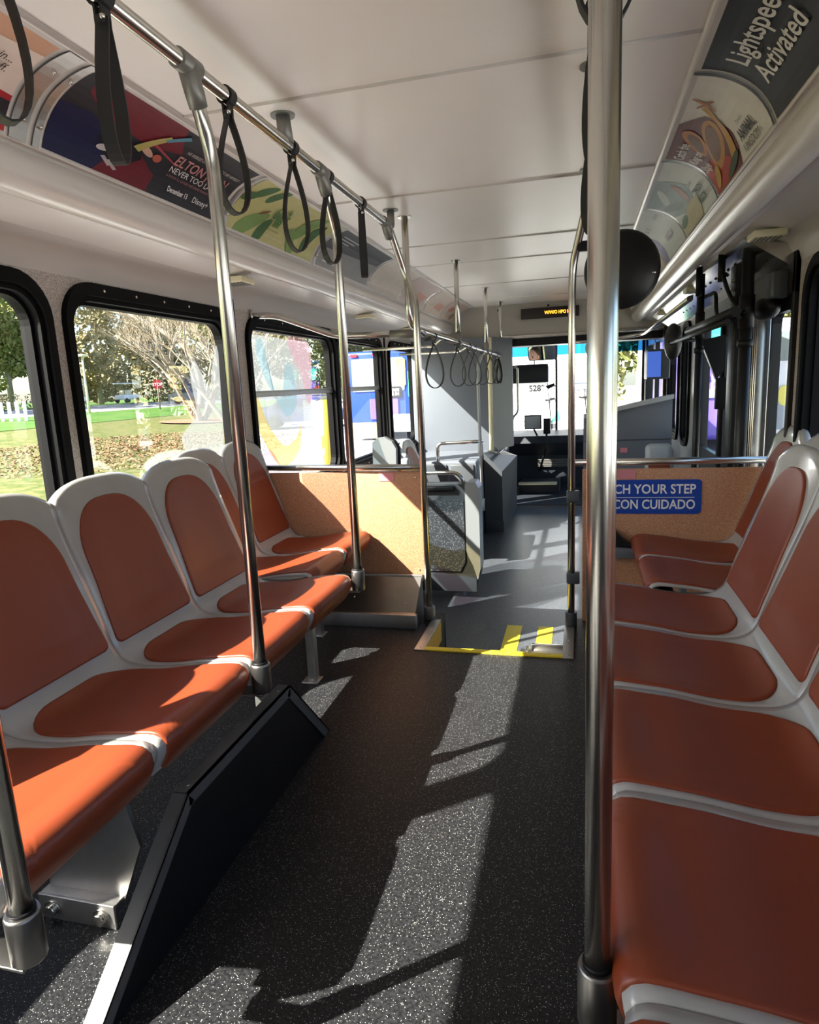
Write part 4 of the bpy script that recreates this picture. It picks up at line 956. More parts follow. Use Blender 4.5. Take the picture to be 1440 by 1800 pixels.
for P in ([(.66, 3.62, 1.75), (.66, 3.62, 1.62)], [(.62, 4.0, 1.75), (.62, 4.0, 1.60)]): b = MB(); b.tube(P, .017, 12); b.build('gas_cylinder', M_black, t)
b = MB(); b.tube([(.60, 3.12, 1.40), (.60, 5.0, 1.40)], .013, 12); b.tube([(.63, 3.12, 1.44), (.63, 4.4, 1.44)], .022, 12); b.tube([(.58, 4.95, 1.41), (.80, 4.95, 1.41)], .012, 10); b.build('cross_bars', M_black, t)
b = MB(); b.ell((.80, 3.35, 1.46), (.05, .14, .05), 14, 10); b.build('motor', M_black, t)
t = thing('small_round_mirror', 'small black round mirror seen from behind above the front right seats', 'mirror', (.62, 5.0, 1.41))
b = MB(); b.ell((.62, 5.0, 1.41), (.055, .09, .125), 20, 12, Matrix.Rotation(.2, 3, 'Z')); b.build('mirror_back', M_blackp, t)
t = thing('hanging_display', 'black screen hanging tilted above the exit door', 'screen', (.78, 4.25, 1.3))
b = MB(); b.prism([(.67, 1.375), (.80, 1.40), (.80, 1.20), (.76, 1.15)], 'y', 4.2, 4.24); b.build('screen', M_blackp, t)
b = MB(); b.box(.76, .87, 4.19, 4.23, .98, 1.16, .004); b.build('bracket', M_black, t)
# right roof rail
t = thing('right_front_rail', 'beige steel rail curving forward along the right cove to the windscreen', 'handrail', (.5, 6, 1.6))
b = MB(); b.tube(bend([(.62, 4.3, 1.62), (.62, 7.3, 1.60), (.2, 7.35, 1.56), (-.1, 7.35, 1.56)], .35), .018, 12); b.build('tube', M_steel, t)
t = thing('speaker_box', 'black box with a bluish lit side at the front right corner', 'box', (.66, 6.9, 1.35))
b = MB(); b.box(.60, .80, 6.6, 6.9, 1.15, 1.42, .01); b.build('case', M_greyc, t)
b = MB(); b.box(.80, .86, 6.7, 6.8, 1.28, 1.34); b.build('bracket', M_black, t)
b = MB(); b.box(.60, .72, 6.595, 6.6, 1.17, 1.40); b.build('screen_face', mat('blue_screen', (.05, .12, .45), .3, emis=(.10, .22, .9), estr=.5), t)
# front right door and pillars
t = bpy.data.objects.new('door_2', None); COL.objects.link(t); t.location = (XR, 8.2, ZLO); t['kind'] = 'structure'
b = MB(); b.box(XR - .04, XR + .05, 7.3, 7.45, ZLO - .2, 1.66); b.box(XR - .04, XR + .05, 9.2, 9.42, ZLO - .2, 1.7); b.box(XR - .02, XR + .05, 7.4, 9.3, 1.55, 1.7); b.box(XR - .02, XR + .03, 8.28, 8.36, ZLO - .2, 1.6); b.build('door_frame', M_blackp, t)
b = MB(); b.add([(XR + .02, 7.45, ZLO), (XR + .02, 9.2, ZLO), (XR + .02, 9.2, 1.56), (XR + .02, 7.45, 1.56)], [(0, 1, 2, 3)]); b.build('pane', M_glassd, t)
# LED sign
t = thing('led_sign', 'black sign box with glowing amber letters on the front header', 'sign', (-.31, 7.43, 1.88))
b = MB(); b.box(-.615, -.012, 7.40, 7.45, 1.835, 1.942, .006); lc = b.build('case', mat('brown_black', (.018, .008, .006), .3), t)
b = MB(); FN = lambda u, v, o: Vector((u, 7.398 - o, v)); V, Fc = text_geo('W/W/O HPO M', .048, 'CENTER', bold=.0009, sx=.8); map_flat(b, [(x - .235, y + 1.872) for x, y in V], Fc, FN, 0); b.build('lettering', M_led, lc)
# header screws
b = MB(); b.ell((-.33, 7.448, 1.965), (.012, .006, .012), 10, 6); b.ell((-.86, 7.448, 1.95), (.012, .006, .012), 10, 6); struct('trim_7', b, M_black)
# driver place
t = thing('dashboard', 'black driver dashboard with an air grille and kick step', 'dashboard', (-.4, 9.0, ZLO))
b = MB(); b.prism([(8.75, .38), (8.80, .47), (9.355, .50), (9.355, ZLO + .02), (9.0, ZLO + .02), (8.95, .2)], 'x', XL + .01, .2); b.prism([(9.1, .3), (9.355, .46), (9.355, ZLO + .02), (9.1, ZLO + .02)], 'x', .2, XR - .05); b.build('body', M_dash, t)
b = MB(); 
for i in range(5): b.box(-.55, -.10, 8.93, 8.95, .05 + i * .022, .062 + i * .022)
b.build('air_grille', M_fit, t)
b = MB(); b.box(-.75, -.28, 8.30, 8.42, -.10, -.075, .004); b.build('kick_step', M_cream, t)
b = MB(); b.box(-.75, -.25, 8.42, 8.9, ZLO, -.10); b.build('step_body', M_dash, t)
t = thing('steering_wheel', 'black steering wheel in front of the driver', 'steering wheel', (-1.05, 8.62, .72))
Rm = Matrix.Translation((-1.05, 8.62, .72)) @ Matrix.Rotation(radians(28), 4, 'X')
b = MB(); b.tube([Rm @ Vector((.22 * cos(a * pi / 18), .22 * sin(a * pi / 18), 0)) for a in range(36)], .013, 10, closed=True); b.build('rim', M_black, t)
b = MB()
for a in (0, 2.1, 4.2): b.tube([Rm @ Vector((0, 0, -.03)), Rm @ Vector((.21 * cos(a + .5), .21 * sin(a + .5), 0))], .010, 8)
b.tube([Rm @ Vector((0, 0, -.03)), (-1.05, 8.9, .45)], .03, 12); b.build('spokes', M_black, t)
t = thing('driver_display', 'framed driver display standing on the dashboard', 'screen', (-.6, 8.8, .6))
b = MB(); b.box(-.705, -.485, 8.79, 8.82, .56, .745, .008); b.build('case', M_blackp, t)
b = MB(); b.box(-.695, -.500, 8.785, 8.79, .575, .73); b.build('screen', M_greyl, t)
b = MB(); b.tube(bend([(-.60, 8.82, .60), (-.56, 8.85, .50), (-.52, 8.95, .42)], .04), .012, 10); b.build('stalk', M_black, t)
t = thing('fare_reader', 'black card reader on a stalk right of the driver display', 'card reader', (-.42, 8.75, .6))
b = MB(); b.box(-.46, -.37, 8.72, 8.80, .50, .70, .012, M=None); b.build('case', M_blackp, t)
b = MB(); b.tube(bend([(-.42, 8.76, .5), (-.43, 8.76, .3), (-.52, 8.9, .0)], .05), .014, 10); b.build('stalk', M_black, t)
t = thing('rear_view_mirror', 'wide interior mirror at the windscreen reflecting the driver', 'mirror', (-.48, 8.9, 1.53))
nrm = Vector((-.22, -.97, -.10)).normalized()
nrm = Vector((-0.43, -1.718, -0.29)).normalized()
q = nrm.to_track_quat('-Y', 'Z').to_matrix().to_4x4(); Rm = Matrix.Translation((-.475, 8.9, 1.53)) @ q
P = rr(-.19, .19, -.095, .095, .03, 5)
b = MB(); b.prism(P, 'y', .002, .03); b.v = [tuple(Rm @ Vector(v)) for v in b.v]; b.build('housing', M_blackp, t)
b = MB(); P2 = rr(-.178, .178, -.085, .085, .025, 5); b.add([tuple(Rm @ Vector((x, 0, z))) for x, z in P2], [tuple(range(len(P2)))]); b.build('mirror_glass', M_mirror, t)
b = MB(); b.tube([(-.475, 8.93, 1.6), (-.475, 9.0, 1.70)], .012, 10); b.build('arm', M_black, t)
t = thing('sun_visor', 'dark sun visor panel hanging in the left half of the windscreen', 'visor', (-.7, 9.25, 1.28))
b = MB(); b.box(-1.45, -.415, 9.24, 9.26, 1.155, 1.40, .006); b.build('panel', mat('visor_dark', (.012, .013, .018), .3), t)
b = MB(); b.tube([(-1.0, 9.25, 1.40), (-1.0, 9.28, 1.68)], .008, 8); b.tube([(-.6, 9.25, 1.40), (-.6, 9.28, 1.68)], .008, 8); b.build('arms', M_black, t)
t = thing('visor_latch', 'small black clip on the windscreen divider', 'clip', (-.36, 9.3, 1.1)); b = MB(); b.prism([(-.46, 1.10), (-.34, 1.14), (-.33, 1.10), (-.42, 1.06)], 'y', 9.3, 9.33); b.tube([(-.335, 9.31, 1.10), (-.315, 9.40, 1.10)], .008, 6); b.build('clip', M_black, t)
t = thing('pull_handle', 'short white handle at the top right of the windscreen', 'handle', (.06, 9.2, 1.55)); b = MB(); b.ell((.11, 9.2, 1.56), (.05, .03, .085), 14, 10); b.tube([(.11, 9.2, 1.58), (.11, 9.25, 1.71)], .008, 6); b.build('handle', M_white, t)
t = thing('driver_chair', 'dark driver seat behind the grey partition', 'seat', (-1.1, 8.0, ZLO))
b = MB(); b.box(-1.36, -.86, 7.88, 8.35, .28, .40, .04); b.build('seat', M_greyc, t)
b = MB(); b.box(-1.36, -.86, 7.78, 7.90, .38, 1.05, .04); b.build('backrest', M_greyc, t)
b = MB(); b.cyl((-1.11, 8.1, ZLO), (-1.11, 8.1, .28), .12); b.build('pedestal', M_black, t)
# driver (skin figure)
M_skin = mat('skin', (.62, .34, .24), .5, var=.05); M_hair = mat('hair_dark', (.05, .035, .025), .6); M_shirt = mat('grey_shirt', (.30, .31, .34), .7, var=.08, vscale=30); M_trous = mat('dark_trousers', (.03, .035, .05), .8)
def skin(name, V, E_, R, m, parent, sub=2, root=0):
    me = bpy.data.meshes.new(name); L = Vector(parent.location); me.from_pydata([Vector(v) - L for v in V], E_, []); me.materials.append(m)
    o = bpy.data.objects.new(name, me); COL.objects.link(o); o.parent = parent
    md = o.modifiers.new('skin', 'SKIN'); md.use_smooth_shade = True
    for i, r_ in enumerate(R):
        d = me.skin_vertices[0].data[i]; d.radius = (r_, r_) if not isinstance(r_, tuple) else r_; d.use_root = (i == root)
    s = o.modifiers.new('sub', 'SUBSURF'); s.levels = sub; s.render_levels = sub; return o
dx, dy = -1.10, 8.08
t = thing('person', 'person in a grey shirt driving, seated behind the partition and seen in the mirror', 'person', (dx, dy, .4))
V = [(dx, dy, .48), (dx, dy - .02, .62), (dx, dy - .03, .80), (dx, dy - .02, .94), (dx, dy, 1.03), (dx, dy + .02, 1.10),
     (dx + .19, dy, .93), (dx + .27, dy + .10, .74), (dx + .20, dy + .34, .76), (dx + .18, dy + .42, .78),
     (dx - .19, dy, .93), (dx - .27, dy + .10, .74), (dx - .16, dy + .34, .76), (dx - .13, dy + .42, .78),
     (dx + .10, dy + .04, .47), (dx + .14, dy + .45, .47), (dx + .14, dy + .52, .05), (dx + .14, dy + .62, -.14),
     (dx - .10, dy + .04, .47), (dx - .14, dy + .45, .47), (dx - .14, dy + .52, .05), (dx - .14, dy + .62, -.14)]
E_ = [(0, 1), (1, 2), (2, 3), (3, 4), (4, 5), (3, 6), (6, 7), (7, 8), (8, 9), (3, 10), (10, 11), (11, 12), (12, 13), (0, 14), (14, 15), (15, 16), (16, 17), (0, 18), (18, 19), (19, 20), (20, 21)]
R = [(.15, .12), (.15, .12), (.16, .12), (.14, .09), .06, .052, .062, .048, .036, .03, .062, .048, .036, .03, .085, .065, .05, .04, .085, .065, .05, .04]
skin('body', V, E_, R, M_skin, t)
sh = [0, 1, 2, 3, 6, 7, 8, 10, 11, 12]; ix = {v: i for i, v in enumerate(sh)}
skin('shirt', [V[i] for i in sh] + [(dx, dy, 1.0)], [(ix[a], ix[c]) for a, c in E_ if a in ix and c in ix] + [(ix[3], len(sh))], [((R[i][0] + .012, R[i][1] + .012) if isinstance(R[i], tuple) else R[i] + .013) for i in sh] + [.075], M_shirt, t)
tr_ = [0, 14, 15, 16, 18, 19, 20]; ix = {v: i for i, v in enumerate(tr_)}
skin('trousers', [V[i] for i in tr_], [(ix[a], ix[c]) for a, c in E_ if a in ix and c in ix], [((R[i][0] + .01, R[i][1] + .01) if isinstance(R[i], tuple) else R[i] + .012) for i in tr_], M_trous, t)
hz = 1.215
b = MB(); hc = Vector((dx, dy + .045, hz)); b.ell(hc, (.078, .095, .118), 24, 18)
b.ell(hc + Vector((0, .035, -.055)), (.052, .058, .058), 18, 12); b.ell(hc + Vector((0, .098, -.012)), (.013, .020, .026), 10, 8)
for s_ in (-1, 1): b.ell(hc + Vector((s_ * .080, -.005, -.005)), (.012, .02, .032), 10, 8)
hd = b.build('head', M_skin, t)
b = MB(); b.ell(hc + Vector((0, .088, -.055)), (.026, .008, .007), 12, 8); b.build('mouth', mat('lips', (.45, .12, .11), .4), hd)
for s_ in (-1, 1):
    b = MB(); b.ell(hc + Vector((s_ * .031, .083, .012)), (.014, .008, .008), 10, 8); b.build('eye', M_black, hd)
    b = MB(); b.ell(hc + Vector((s_ * .031, .088, .034)), (.020, .006, .005), 10, 6); b.build('eyebrow', M_hair, hd)
b = MB(); b.ell(hc + Vector((0, -.030, .042)), (.084, .088, .090), 20, 14); b.build('hair', M_hair, hd)
for s_ in (-1, 1):
    hx, hy, hz_ = dx + s_ * (.18 if s_ > 0 else .13), dy + .44, .79
    VV = [(hx, hy, hz_), (hx, hy + .05, hz_ + .01)]; EE = [(0, 1)]; RR = [.028, .026]
    for f_ in range(4):
        k0 = len(VV); ox = (f_ - 1.5) * .019
        VV += [(hx + ox, hy + .085, hz_ + .018), (hx + ox, hy + .112, hz_ + .004), (hx + ox, hy + .105, hz_ - .018)]; EE += [(1, k0), (k0, k0 + 1), (k0 + 1, k0 + 2)]; RR += [.0095, .0088, .008]
    k0 = len(VV); VV += [(hx - s_ * .035, hy + .04, hz_ - .005), (hx - s_ * .045, hy + .075, hz_ - .015)]; EE += [(0, k0), (k0, k0 + 1)]; RR += [.011, .0095]
    skin('hand', VV, EE, RR, M_skin, t, 2)
# ------------------------------------------------------------ outside
GZ = -.62
M_asph = mat('asphalt', (.36, .36, .36), .9, var=.12, vscale=3)
def two(name, a, c, scale, rough=.9, lo=.42, hi=.58, detail=8):
    m = bpy.data.materials.new(name); m.use_nodes = True; n = m.node_tree; b = n.nodes['Principled BSDF']; b.inputs['Roughness'].default_value = rough; b.inputs['Specular IOR Level'].default_value = .2
    tc = n.nodes.new('ShaderNodeTexCoord'); nz = n.nodes.new('ShaderNodeTexNoise'); nz.inputs['Scale'].default_value = scale; nz.inputs['Detail'].default_value = detail; nz.inputs['Roughness'].default_value = .7
    n.links.new(tc.outputs['Object'], nz.inputs['Vector']); r_ = n.nodes.new('ShaderNodeMapRange'); r_.inputs[1].default_value = lo; r_.inputs[2].default_value = hi
    mx = n.nodes.new('ShaderNodeMix'); mx.data_type = 'RGBA'; mx.inputs['A'].default_value = (*a, 1); mx.inputs['B'].default_value = (*c, 1)
    n.links.new(nz.outputs['Fac'], r_.inputs[0]); n.links.new(r_.outputs[0], mx.inputs['Factor']); n.links.new(mx.outputs['Result'], b.inputs['Base Color']); return m
M_grass = two('lawn_grass', (.052, .075, .012), (.12, .11, .04), 3.5)
M_grass2 = two('green_grass', (.035, .095, .011), (.06, .12, .018), .8)
M_leafl = two('leaf_litter', (.20, .10, .05), (.26, .17, .10), 3)
M_mulch = two('mulch', (.22, .09, .05), (.30, .14, .08), 5)
M_road = mat('pale_road', (.26, .255, .25), .9, var=.05)
b = MB(); b.box(-60, 60, -30, 120, GZ - .2, GZ); struct('ground', b, M_asph)
def gz(x): return GZ + .01 + max(0, (-x - 4)) * .0335
def lawnp(u, v):
    y = -10 + v * 75; xr = -4 - max(0, y - 6) * .5; x = xr + (-32.2 - xr) * u
    return Vector((x, y, gz(x)))
b = MB(); b.grid(lawnp, 14, 24); struct('lawn', b, M_grass)
b = MB(); b.add([(-24, -10, gz(-24) + .02), (-24, 65, gz(-24) + .02), (-33, 65, gz(-33) + .02), (-33, -10, gz(-33) + .02)], [(0, 1, 2, 3)]); struct('lawn_far', b, M_grass2)
b = MB(); b.add([(-33, -10, gz(-33) + .02), (-33, 90, gz(-33) + .02), (-42, 90, gz(-40) + .12), (-42, -10, gz(-40) + .12)], [(0, 1, 2, 3)]); struct('road', b, M_road)
b = MB(); b.add([(-42, -10, gz(-42)), (-42, 120, gz(-42)), (-90, 120, gz(-42) + .6), (-90, -10, gz(-42) + .6)], [(0, 1, 2, 3)]); struct('lawn_beyond', b, M_grass2)
b = MB(); rl = random.Random(4); vs = []; fs = []
for i in range(9000):
    a = rl.uniform(0, 2 * pi); q = rl.random() ** .6; x = -13.0 + 4.4 * q * cos(a); y = 17.5 + 6.5 * q * sin(a); z = gz(x) + rl.uniform(.015, .05)
    u = Vector((rl.gauss(0, 1), rl.gauss(0, 1), rl.gauss(0, .35))).normalized() * rl.uniform(.025, .055); w_ = Vector((-u.y, u.x, rl.uniform(-.03, .03))) * .7; c = Vector((x, y, z)); k = len(vs)
    vs += [c - u, c + w_, c + u, c - w_]; fs.append((k, k + 1, k + 2, k + 3))
b.add(vs, fs); o = b.build('fallen_leaves', M_leafl); tag(o, 'patch of brown fallen leaves on the lawn outside the second window', 'leaves'); o['kind'] = 'stuff'
# trees
M_bark = mat('pale_bark', (.24, .20, .15), .9, var=.15, vscale=4); M_barkd = mat('dark_bark', (.20, .17, .14), .9, var=.2, vscale=4); M_twig = mat('twig', (.27, .22, .155), .9, var=.1)
def branch(mb, tw, p, d, L, r, depth, rnd):
    n = 4; pts = [p.copy()]; q = p.copy(); dd = d.copy()
    for i in range(n):
        dd = (dd + Vector((rnd.uniform(-.18, .18), rnd.uniform(-.18, .18), rnd.uniform(-.08, .10)))).normalized(); q = q + dd * (L / n); pts.append(q.copy())
    (mb if depth > 1 else tw).tube(pts, r, 6 if depth > 3 else (5 if depth > 1 else 3), cap=False, rs=[r * (1 - .45 * i / n) for i in range(n + 1)])
    if depth == 0: return
    k = 3 if depth > 1 else 4
    for j in range(k):
        b_ = pts[-1] if j == 0 else pts[rnd.randint(2, n)]
        nd = (dd + Vector((rnd.uniform(-1, 1), rnd.uniform(-1, 1), rnd.uniform(-.25, .75))) * .8).normalized()
        branch(mb, tw, b_, nd, L * rnd.uniform(.62, .82), r * .52, depth - 1, rnd)
def bare_tree(label, loc, H, seeds, spread=1.0, group=None, dep=5):
    rnd = random.Random(seeds); t = thing('bare_tree', label, 'tree', loc, group); p = Vector(loc); mb = MB(); tw = MB()
    for j in range(5):
        a = j * 1.3 + rnd.uniform(-.2, .2); d = Vector((cos(a) * .45 * spread, sin(a) * .45 * spread, 1)).normalized()
        branch(mb, tw, p + Vector((cos(a) * .15, sin(a) * .15, 0)), d, H * .33, H * .020, dep, rnd)
    mb.build('limbs', M_bark, t); tw.build('twigs', M_twig, t); return t
def foliage_mat(name, a, c):
    return two(name, a, c, .9, .8, .4, .6, 3)
M_f1 = foliage_mat('foliage_green', (.10, .13, .035), (.24, .23, .085)); M_f2 = foliage_mat('foliage_olive', (.20, .18, .08), (.36, .30, .16)); M_f3 = foliage_mat('foliage_dark', (.035, .07, .02), (.12, .17, .05)); M_f4 = foliage_mat('foliage_gold', (.25, .18, .04), (.17, .14, .04))
def leafy(label, loc, H, W, m, seed, n=2600, leaf_=.20, group='background trees', base=.25, trunk=True, name='leafy_tree', cat='tree'):
    rnd = random.Random(seed); t = thing(name, label, cat, loc, group); p = Vector(loc); b = MB()
    cl = [(Vector((rnd.uniform(-.6, .6) * W / 2, rnd.uniform(-.6, .6) * W / 2, rnd.uniform(base + .12, .85) * H)), rnd.uniform(.22, .42) * W * .7) for _ in range(9)]
    vs = []; fs = []
    for i in range(n):
        c, r_ = cl[rnd.randrange(len(cl))]; v = Vector((rnd.gauss(0, 1), rnd.gauss(0, 1), rnd.gauss(0, 1))).normalized() * r_ * rnd.uniform(.75, 1.0) ** .5
        q = p + c + v; q.z = min(max(q.z, p.z + .05), p.z + H * 1.08); s_ = leaf_ * rnd.uniform(.6, 1.4)
        u = Vector((rnd.gauss(0, 1), rnd.gauss(0, 1), rnd.gauss(0, 1))).normalized(); w_ = u.orthogonal().normalized()
        k = len(vs); vs += [q - u * s_, q + w_ * s_ * .5, q + u * s_, q - w_ * s_ * .5]; fs.append((k, k + 1, k + 2, k + 3))
    b.add(vs, fs); b.build('foliage', m, t)
    if trunk:
        b = MB(); b.tube([p, p + Vector((.1, 0, H * .35)), p + Vector((0, .15, H * .75))], .2, 8, rs=[H * .022, H * .017, H * .006]); b.build('trunk', M_barkd, t)
    return t
BT = bare_tree('bare many-stemmed tree with pale branches beyond the lawn outside the second window', (-18.6, 30, gz(-18.6)), 7.4, 3, 1.25)
b = MB(); lp = catmull([Vector(p) for p in ((-18.5, 30, .55), (-18.4, 30, 1.9), (-18.8, 30, 3.3), (-20.1, 30, 4.35), (-21.6, 30, 5.15), (-23.0, 30, 5.6), (-24.8, 30, 6.3), (-26.5, 30, 7.2))], 6); b.tube(lp, .16, 8, rs=[.19 - .14 * i / (len(lp) - 1) for i in range(len(lp))]); b.build('long_limb', M_barkd, BT, label='long dark limb arching over the lawn')
bare_tree('bare spreading tree nearer the bus seen through the window pillar gap', (-13.5, 24.5, gz(-13.5)), 6.8, 9, 1.3, dep=4)
b = MB(); P = ellipse(-18.6, 30, 2.0, 2.0, 0, 24); b.add([(x, y, gz(x) + .06) for x, y in P], [tuple(range(24))]); tag(b.build('mulch_ring', M_mulch), 'reddish mulch ring around the foot of the bare tree', 'mulch')
spots = [(-48, 22, 9, 9, M_f2), (-47, 31, 10, 9, M_f1), (-50, 40, 9.5, 10, M_f2), (-49, 49, 9, 10, M_f1), (-47, 58, 10, 10, M_f2), (-45, 67, 10, 11, M_f2), (-42, 76, 10, 12, M_f1), (-36, 82, 9.5, 12, M_f1), (-29, 86, 9, 12, M_f1), (-22, 88, 10, 12, M_f4), (-15, 88, 9, 12, M_f1), (-51, 12, 9, 10, M_f1), (-8, 90, 9, 12, M_f2)]
for i, (x, y, H, W, m) in enumerate(spots):
    names = {id(M_f1): 'green', id(M_f2): 'olive', id(M_f3): 'dark green', id(M_f4): 'golden'}
    leafy('%s background tree in the tree line outside the left windows' % names[id(m)], (x, y, gz(-42) + .1), H * 1.35, W * 1.0, m, 20 + i, 8000, .24, names[id(m)] + ' trees of the left tree line', base=.02)
leafy('small golden shrub tree beyond the road behind the stop sign', (-43.5, 52, gz(-42)), 3.4, 3, M_f4, 77, 700, .16, None)
for i, (x, y, l) in enumerate(((-42.5, 46, 'left of'), (-42.5, 41, 'far left of'))):
    leafy('low rounded hedge bush beyond the road, ' + l + ' the stop sign', (x, y, gz(-42) + .05), 1.1, 3.2, M_f2, 90 + i, 900, .10, None, base=-.1, trunk=False, name='hedge_bush', cat='bush')
# stop sign
M_red = mat('sign_red', (.55, .01, .03), .5); M_metal = mat('sign_post', (.18, .14, .10), .6)
def face_mat(loc):
    d = (Vector((0, 0, loc[2])) - Vector(loc)); d.z = 0; d.normalize(); r_ = Vector((-d.y, d.x, 0)); return Matrix(((r_.x, 0, -d.x, loc[0]), (r_.y, 0, -d.y, loc[1]), (0, 1, 0, loc[2]), (0, 0, 0, 1)))
loc = (-31.25 * .98, 45 * .98, gz(-30.6)); t = thing('stop_sign', 'red octagonal stop sign on a brown post at the road outside', 'sign', loc)
d = Vector((-loc[0], -loc[1], 0)).normalized(); r_ = Vector((-d.y, d.x, 0)); c = Vector((loc[0], loc[1], 2.14))
def pl(u, v, o=0): return c + r_ * u + Vector((0, 0, v)) + d * o
b = MB(); P = [(.36 * cos(pi / 8 + i * pi / 4), .36 * sin(pi / 8 + i * pi / 4)) for i in range(8)]; b.add([pl(x, y) for x, y in P] + [pl(x, y, -.03) for x, y in P], [tuple(range(8)), tuple(range(15, 7, -1))] + [(i, (i + 1) % 8, 8 + (i + 1) % 8, 8 + i) for i in range(8)]); sg = b.build('sign_plate', M_red, t)
b = MB(); V, Fc = text_geo('STOP', .30, 'CENTER', bold=.012); map_flat(b, [(x, y - .10) for x, y in V], Fc, lambda u, v, o: pl(u, v, .01), 0); b.build('lettering', M_whitep, sg)
b = MB(); b.tube([(loc[0], loc[1], loc[2]), (loc[0] - d.x * .05, loc[1] - d.y * .05, 2.6)], .05, 8); b.build('post', M_metal, t)
# lamp post
t = thing('lamp_post', 'slim beige lamp post on the far lawn edge', 'lamp post', (-32.4, 38.7, gz(-32)))
b = MB(); b.tube([(-32.4, 38.7, gz(-32)), (-32.4, 38.7, 4.1)], .07, 8, rs=[.09, .06]); b.build('post', M_cream, t); b = MB(); b.box(-32.7, -32.1, 38.4, 39.0, 4.1, 4.25, .05); b.build('lamp_head', M_cream, t)
# golf carts
def cart(label, x, y, s):
    t = thing('golf_cart', label, 'golf cart', (x, y, gz(-42) + .15), 'white golf carts beyond the road'); z = gz(-42) + .15
    b = MB(); b.box(x - .6, x + .6, y - 1.2, y + 1.2, z + 1.75, z + 1.85, .04); b.build('roof', M_white, t)
    b = MB(); b.box(x - .55, x + .55, y - 1.1, y + 1.1, z + .3, z + .75, .1); b.build('body', M_white, t)
    b = MB(); b.box(x - .5, x + .5, y - .5, y + .1, z + .75, z + 1.2, .08); b.build('seat', M_cream, t)
    b = MB()
    for a in (-.5, .5):
        for c_ in (-1.0, 1.0): b.tube([(x + a, y + c_, z + .7), (x + a, y + c_ * .9, z + 1.77)], .025, 6)
    b.build('roof_posts', M_black, t)
    for a in (-.5, .5):
        for c_ in (-.8, .8): b = MB(); b.cyl((x + a - .08, y + c_, z + .22), (x + a + .08, y + c_, z + .22), .22, 14); b.build('wheel', M_black, t)
cart('white golf cart seen through the second window beside the lamp post', -44, 51, 1)
cart('white golf cart seen through the second window next to the hedge bush', -42.0, 55.5, 1)
cart('white golf cart seen through the first window', -47, 43.0, 1)
cart('white golf cart at the far left seen through the first window', -47, 38.5, 1)
# fence
t = thing('picket_fence', 'white picket fence beyond the lawn outside the first window', 'fence', (-30, 29, gz(-30)))
for i in range(7):
    x = -29.2 - i * .42; y = 30.0 + -i * .1; z = gz(-30); b = MB(); b.box(x - .10, x + .10, y - .03, y + .03, z, z + 1.05, .01); b.build('picket', M_white, t)
b = MB(); b.box(-32.2, -29.0, 29.6, 29.66, gz(-30) + .25, gz(-30) + .4); b.build('rail', M_white, t)
# dark car
def car(label, x, y, z, col, L=4.4, rz=0.0):
    t = thing('car', label, 'car', (x, y, z)); Rm = Matrix.Translation((x, y, z)) @ Matrix.Rotation(rz, 4, 'Z')
    def bb(mb, nm, m):
        mb.v = [tuple(Rm @ Vector(v)) for v in mb.v]; return mb.build(nm, m, t)
    b = MB(); b.prism([(-2.2, .3), (2.2, .3), (2.2, .75), (1.3, .95), (.7, 1.42), (-.9, 1.42), (-1.6, 1.0), (-2.2, .9)], 'y', -.85, .85); bb(b, 'body', col)
    b = MB(); b.prism([(1.15, .98), (.66, 1.36), (-.85, 1.36), (-1.4, 1.0)], 'y', -.86, .86); bb(b, 'side_windows', M_blackp)
    for a in (-1.35, 1.35):
        for c_ in (-.8, .8): b = MB(); b.cyl((a, c_ - .1, .33), (a, c_ + .1, .33), .33, 16); bb(b, 'wheel', M_black)
car('dark hatchback behind the bare tree on the road outside', -34.5, 55.0, gz(-34) + .1, mat('dark_car', (.05, .07, .08), .3), rz=.5)
car('dark blue car parked on the asphalt outside the third window', -13.2, 30.5, GZ + .05, mat('navy_car', (.03, .04, .09), .3), rz=.3)
b = MB(); b.tube([(-4.9, 12.4, GZ), (-4.9, 12.4, .98), (-4.9, 12.4, 1.0)], .11, 14, rs=[.11, .11, .08]); tag(b.build('bollard', mat('bollard_yellow', (.42, .34, .03), .5)), 'yellow bollard on the asphalt outside the third window', 'bollard')
# buses outside
def bus(label, x0, x1, y0, y1, z0, z1, body, face, name='bus'):
    t = thing(name, label, 'bus', ((x0 + x1) / 2, y0, z0))
    b = MB(); b.box(x0, x1, y0, y1, z0 + .3, z1, .12); b.build('body', body, t)
    for x in (x0 + .15, x1 - .15):
        for y in (y0 + 2.0, y1 - 2.5):
            b = MB(); b.cyl((x - .14, y, z0 + .48), (x + .14, y, z0 + .48), .48, 20); b.build('wheel', M_black, t)
    return t
M_bblue = mat('bus_blue', (.012, .045, .30), .3); M_bpur = mat('bus_purple', (.12, .08, .45), .3); M_bgreen = mat('bus_green', (.06, .45, .22), .3); M_byel = mat('bus_yellow', (.70, .62, .10), .35); M_bgl = mat('bus_window', (.16, .20, .20), .1, spec=.8); M_pal = mat('pale_panel', (.26, .30, .35), .4); M_tan = mat('tan_panel', (.38, .28, .13), .5); M_teal = mat('bus_teal', (.03, .45, .45), .35)
t = bus('blue and purple coloured bus parked outside the front left windows', -7.9, -5.05, 22, 33, GZ, 2.40, M_bblue, None)
y = 21.98
def fq(nm, x0, x1, z0, z1, m, dy=0.0, r_=.06):
    b = MB(); b.prism(rr(x0, x1, z0, z1, r_, 3), 'y', y - .02 - dy, y + .03); return b.build(nm, m, t)
fq('rear_window', -7.6, -5.75, 1.05, 2.15, M_bgl); fq('yellow_panel', -6.0, -5.70, 1.2, 2.1, M_byel, .01); fq('green_panel', -5.62, -5.15, .8, 1.7, M_bgreen, .01)
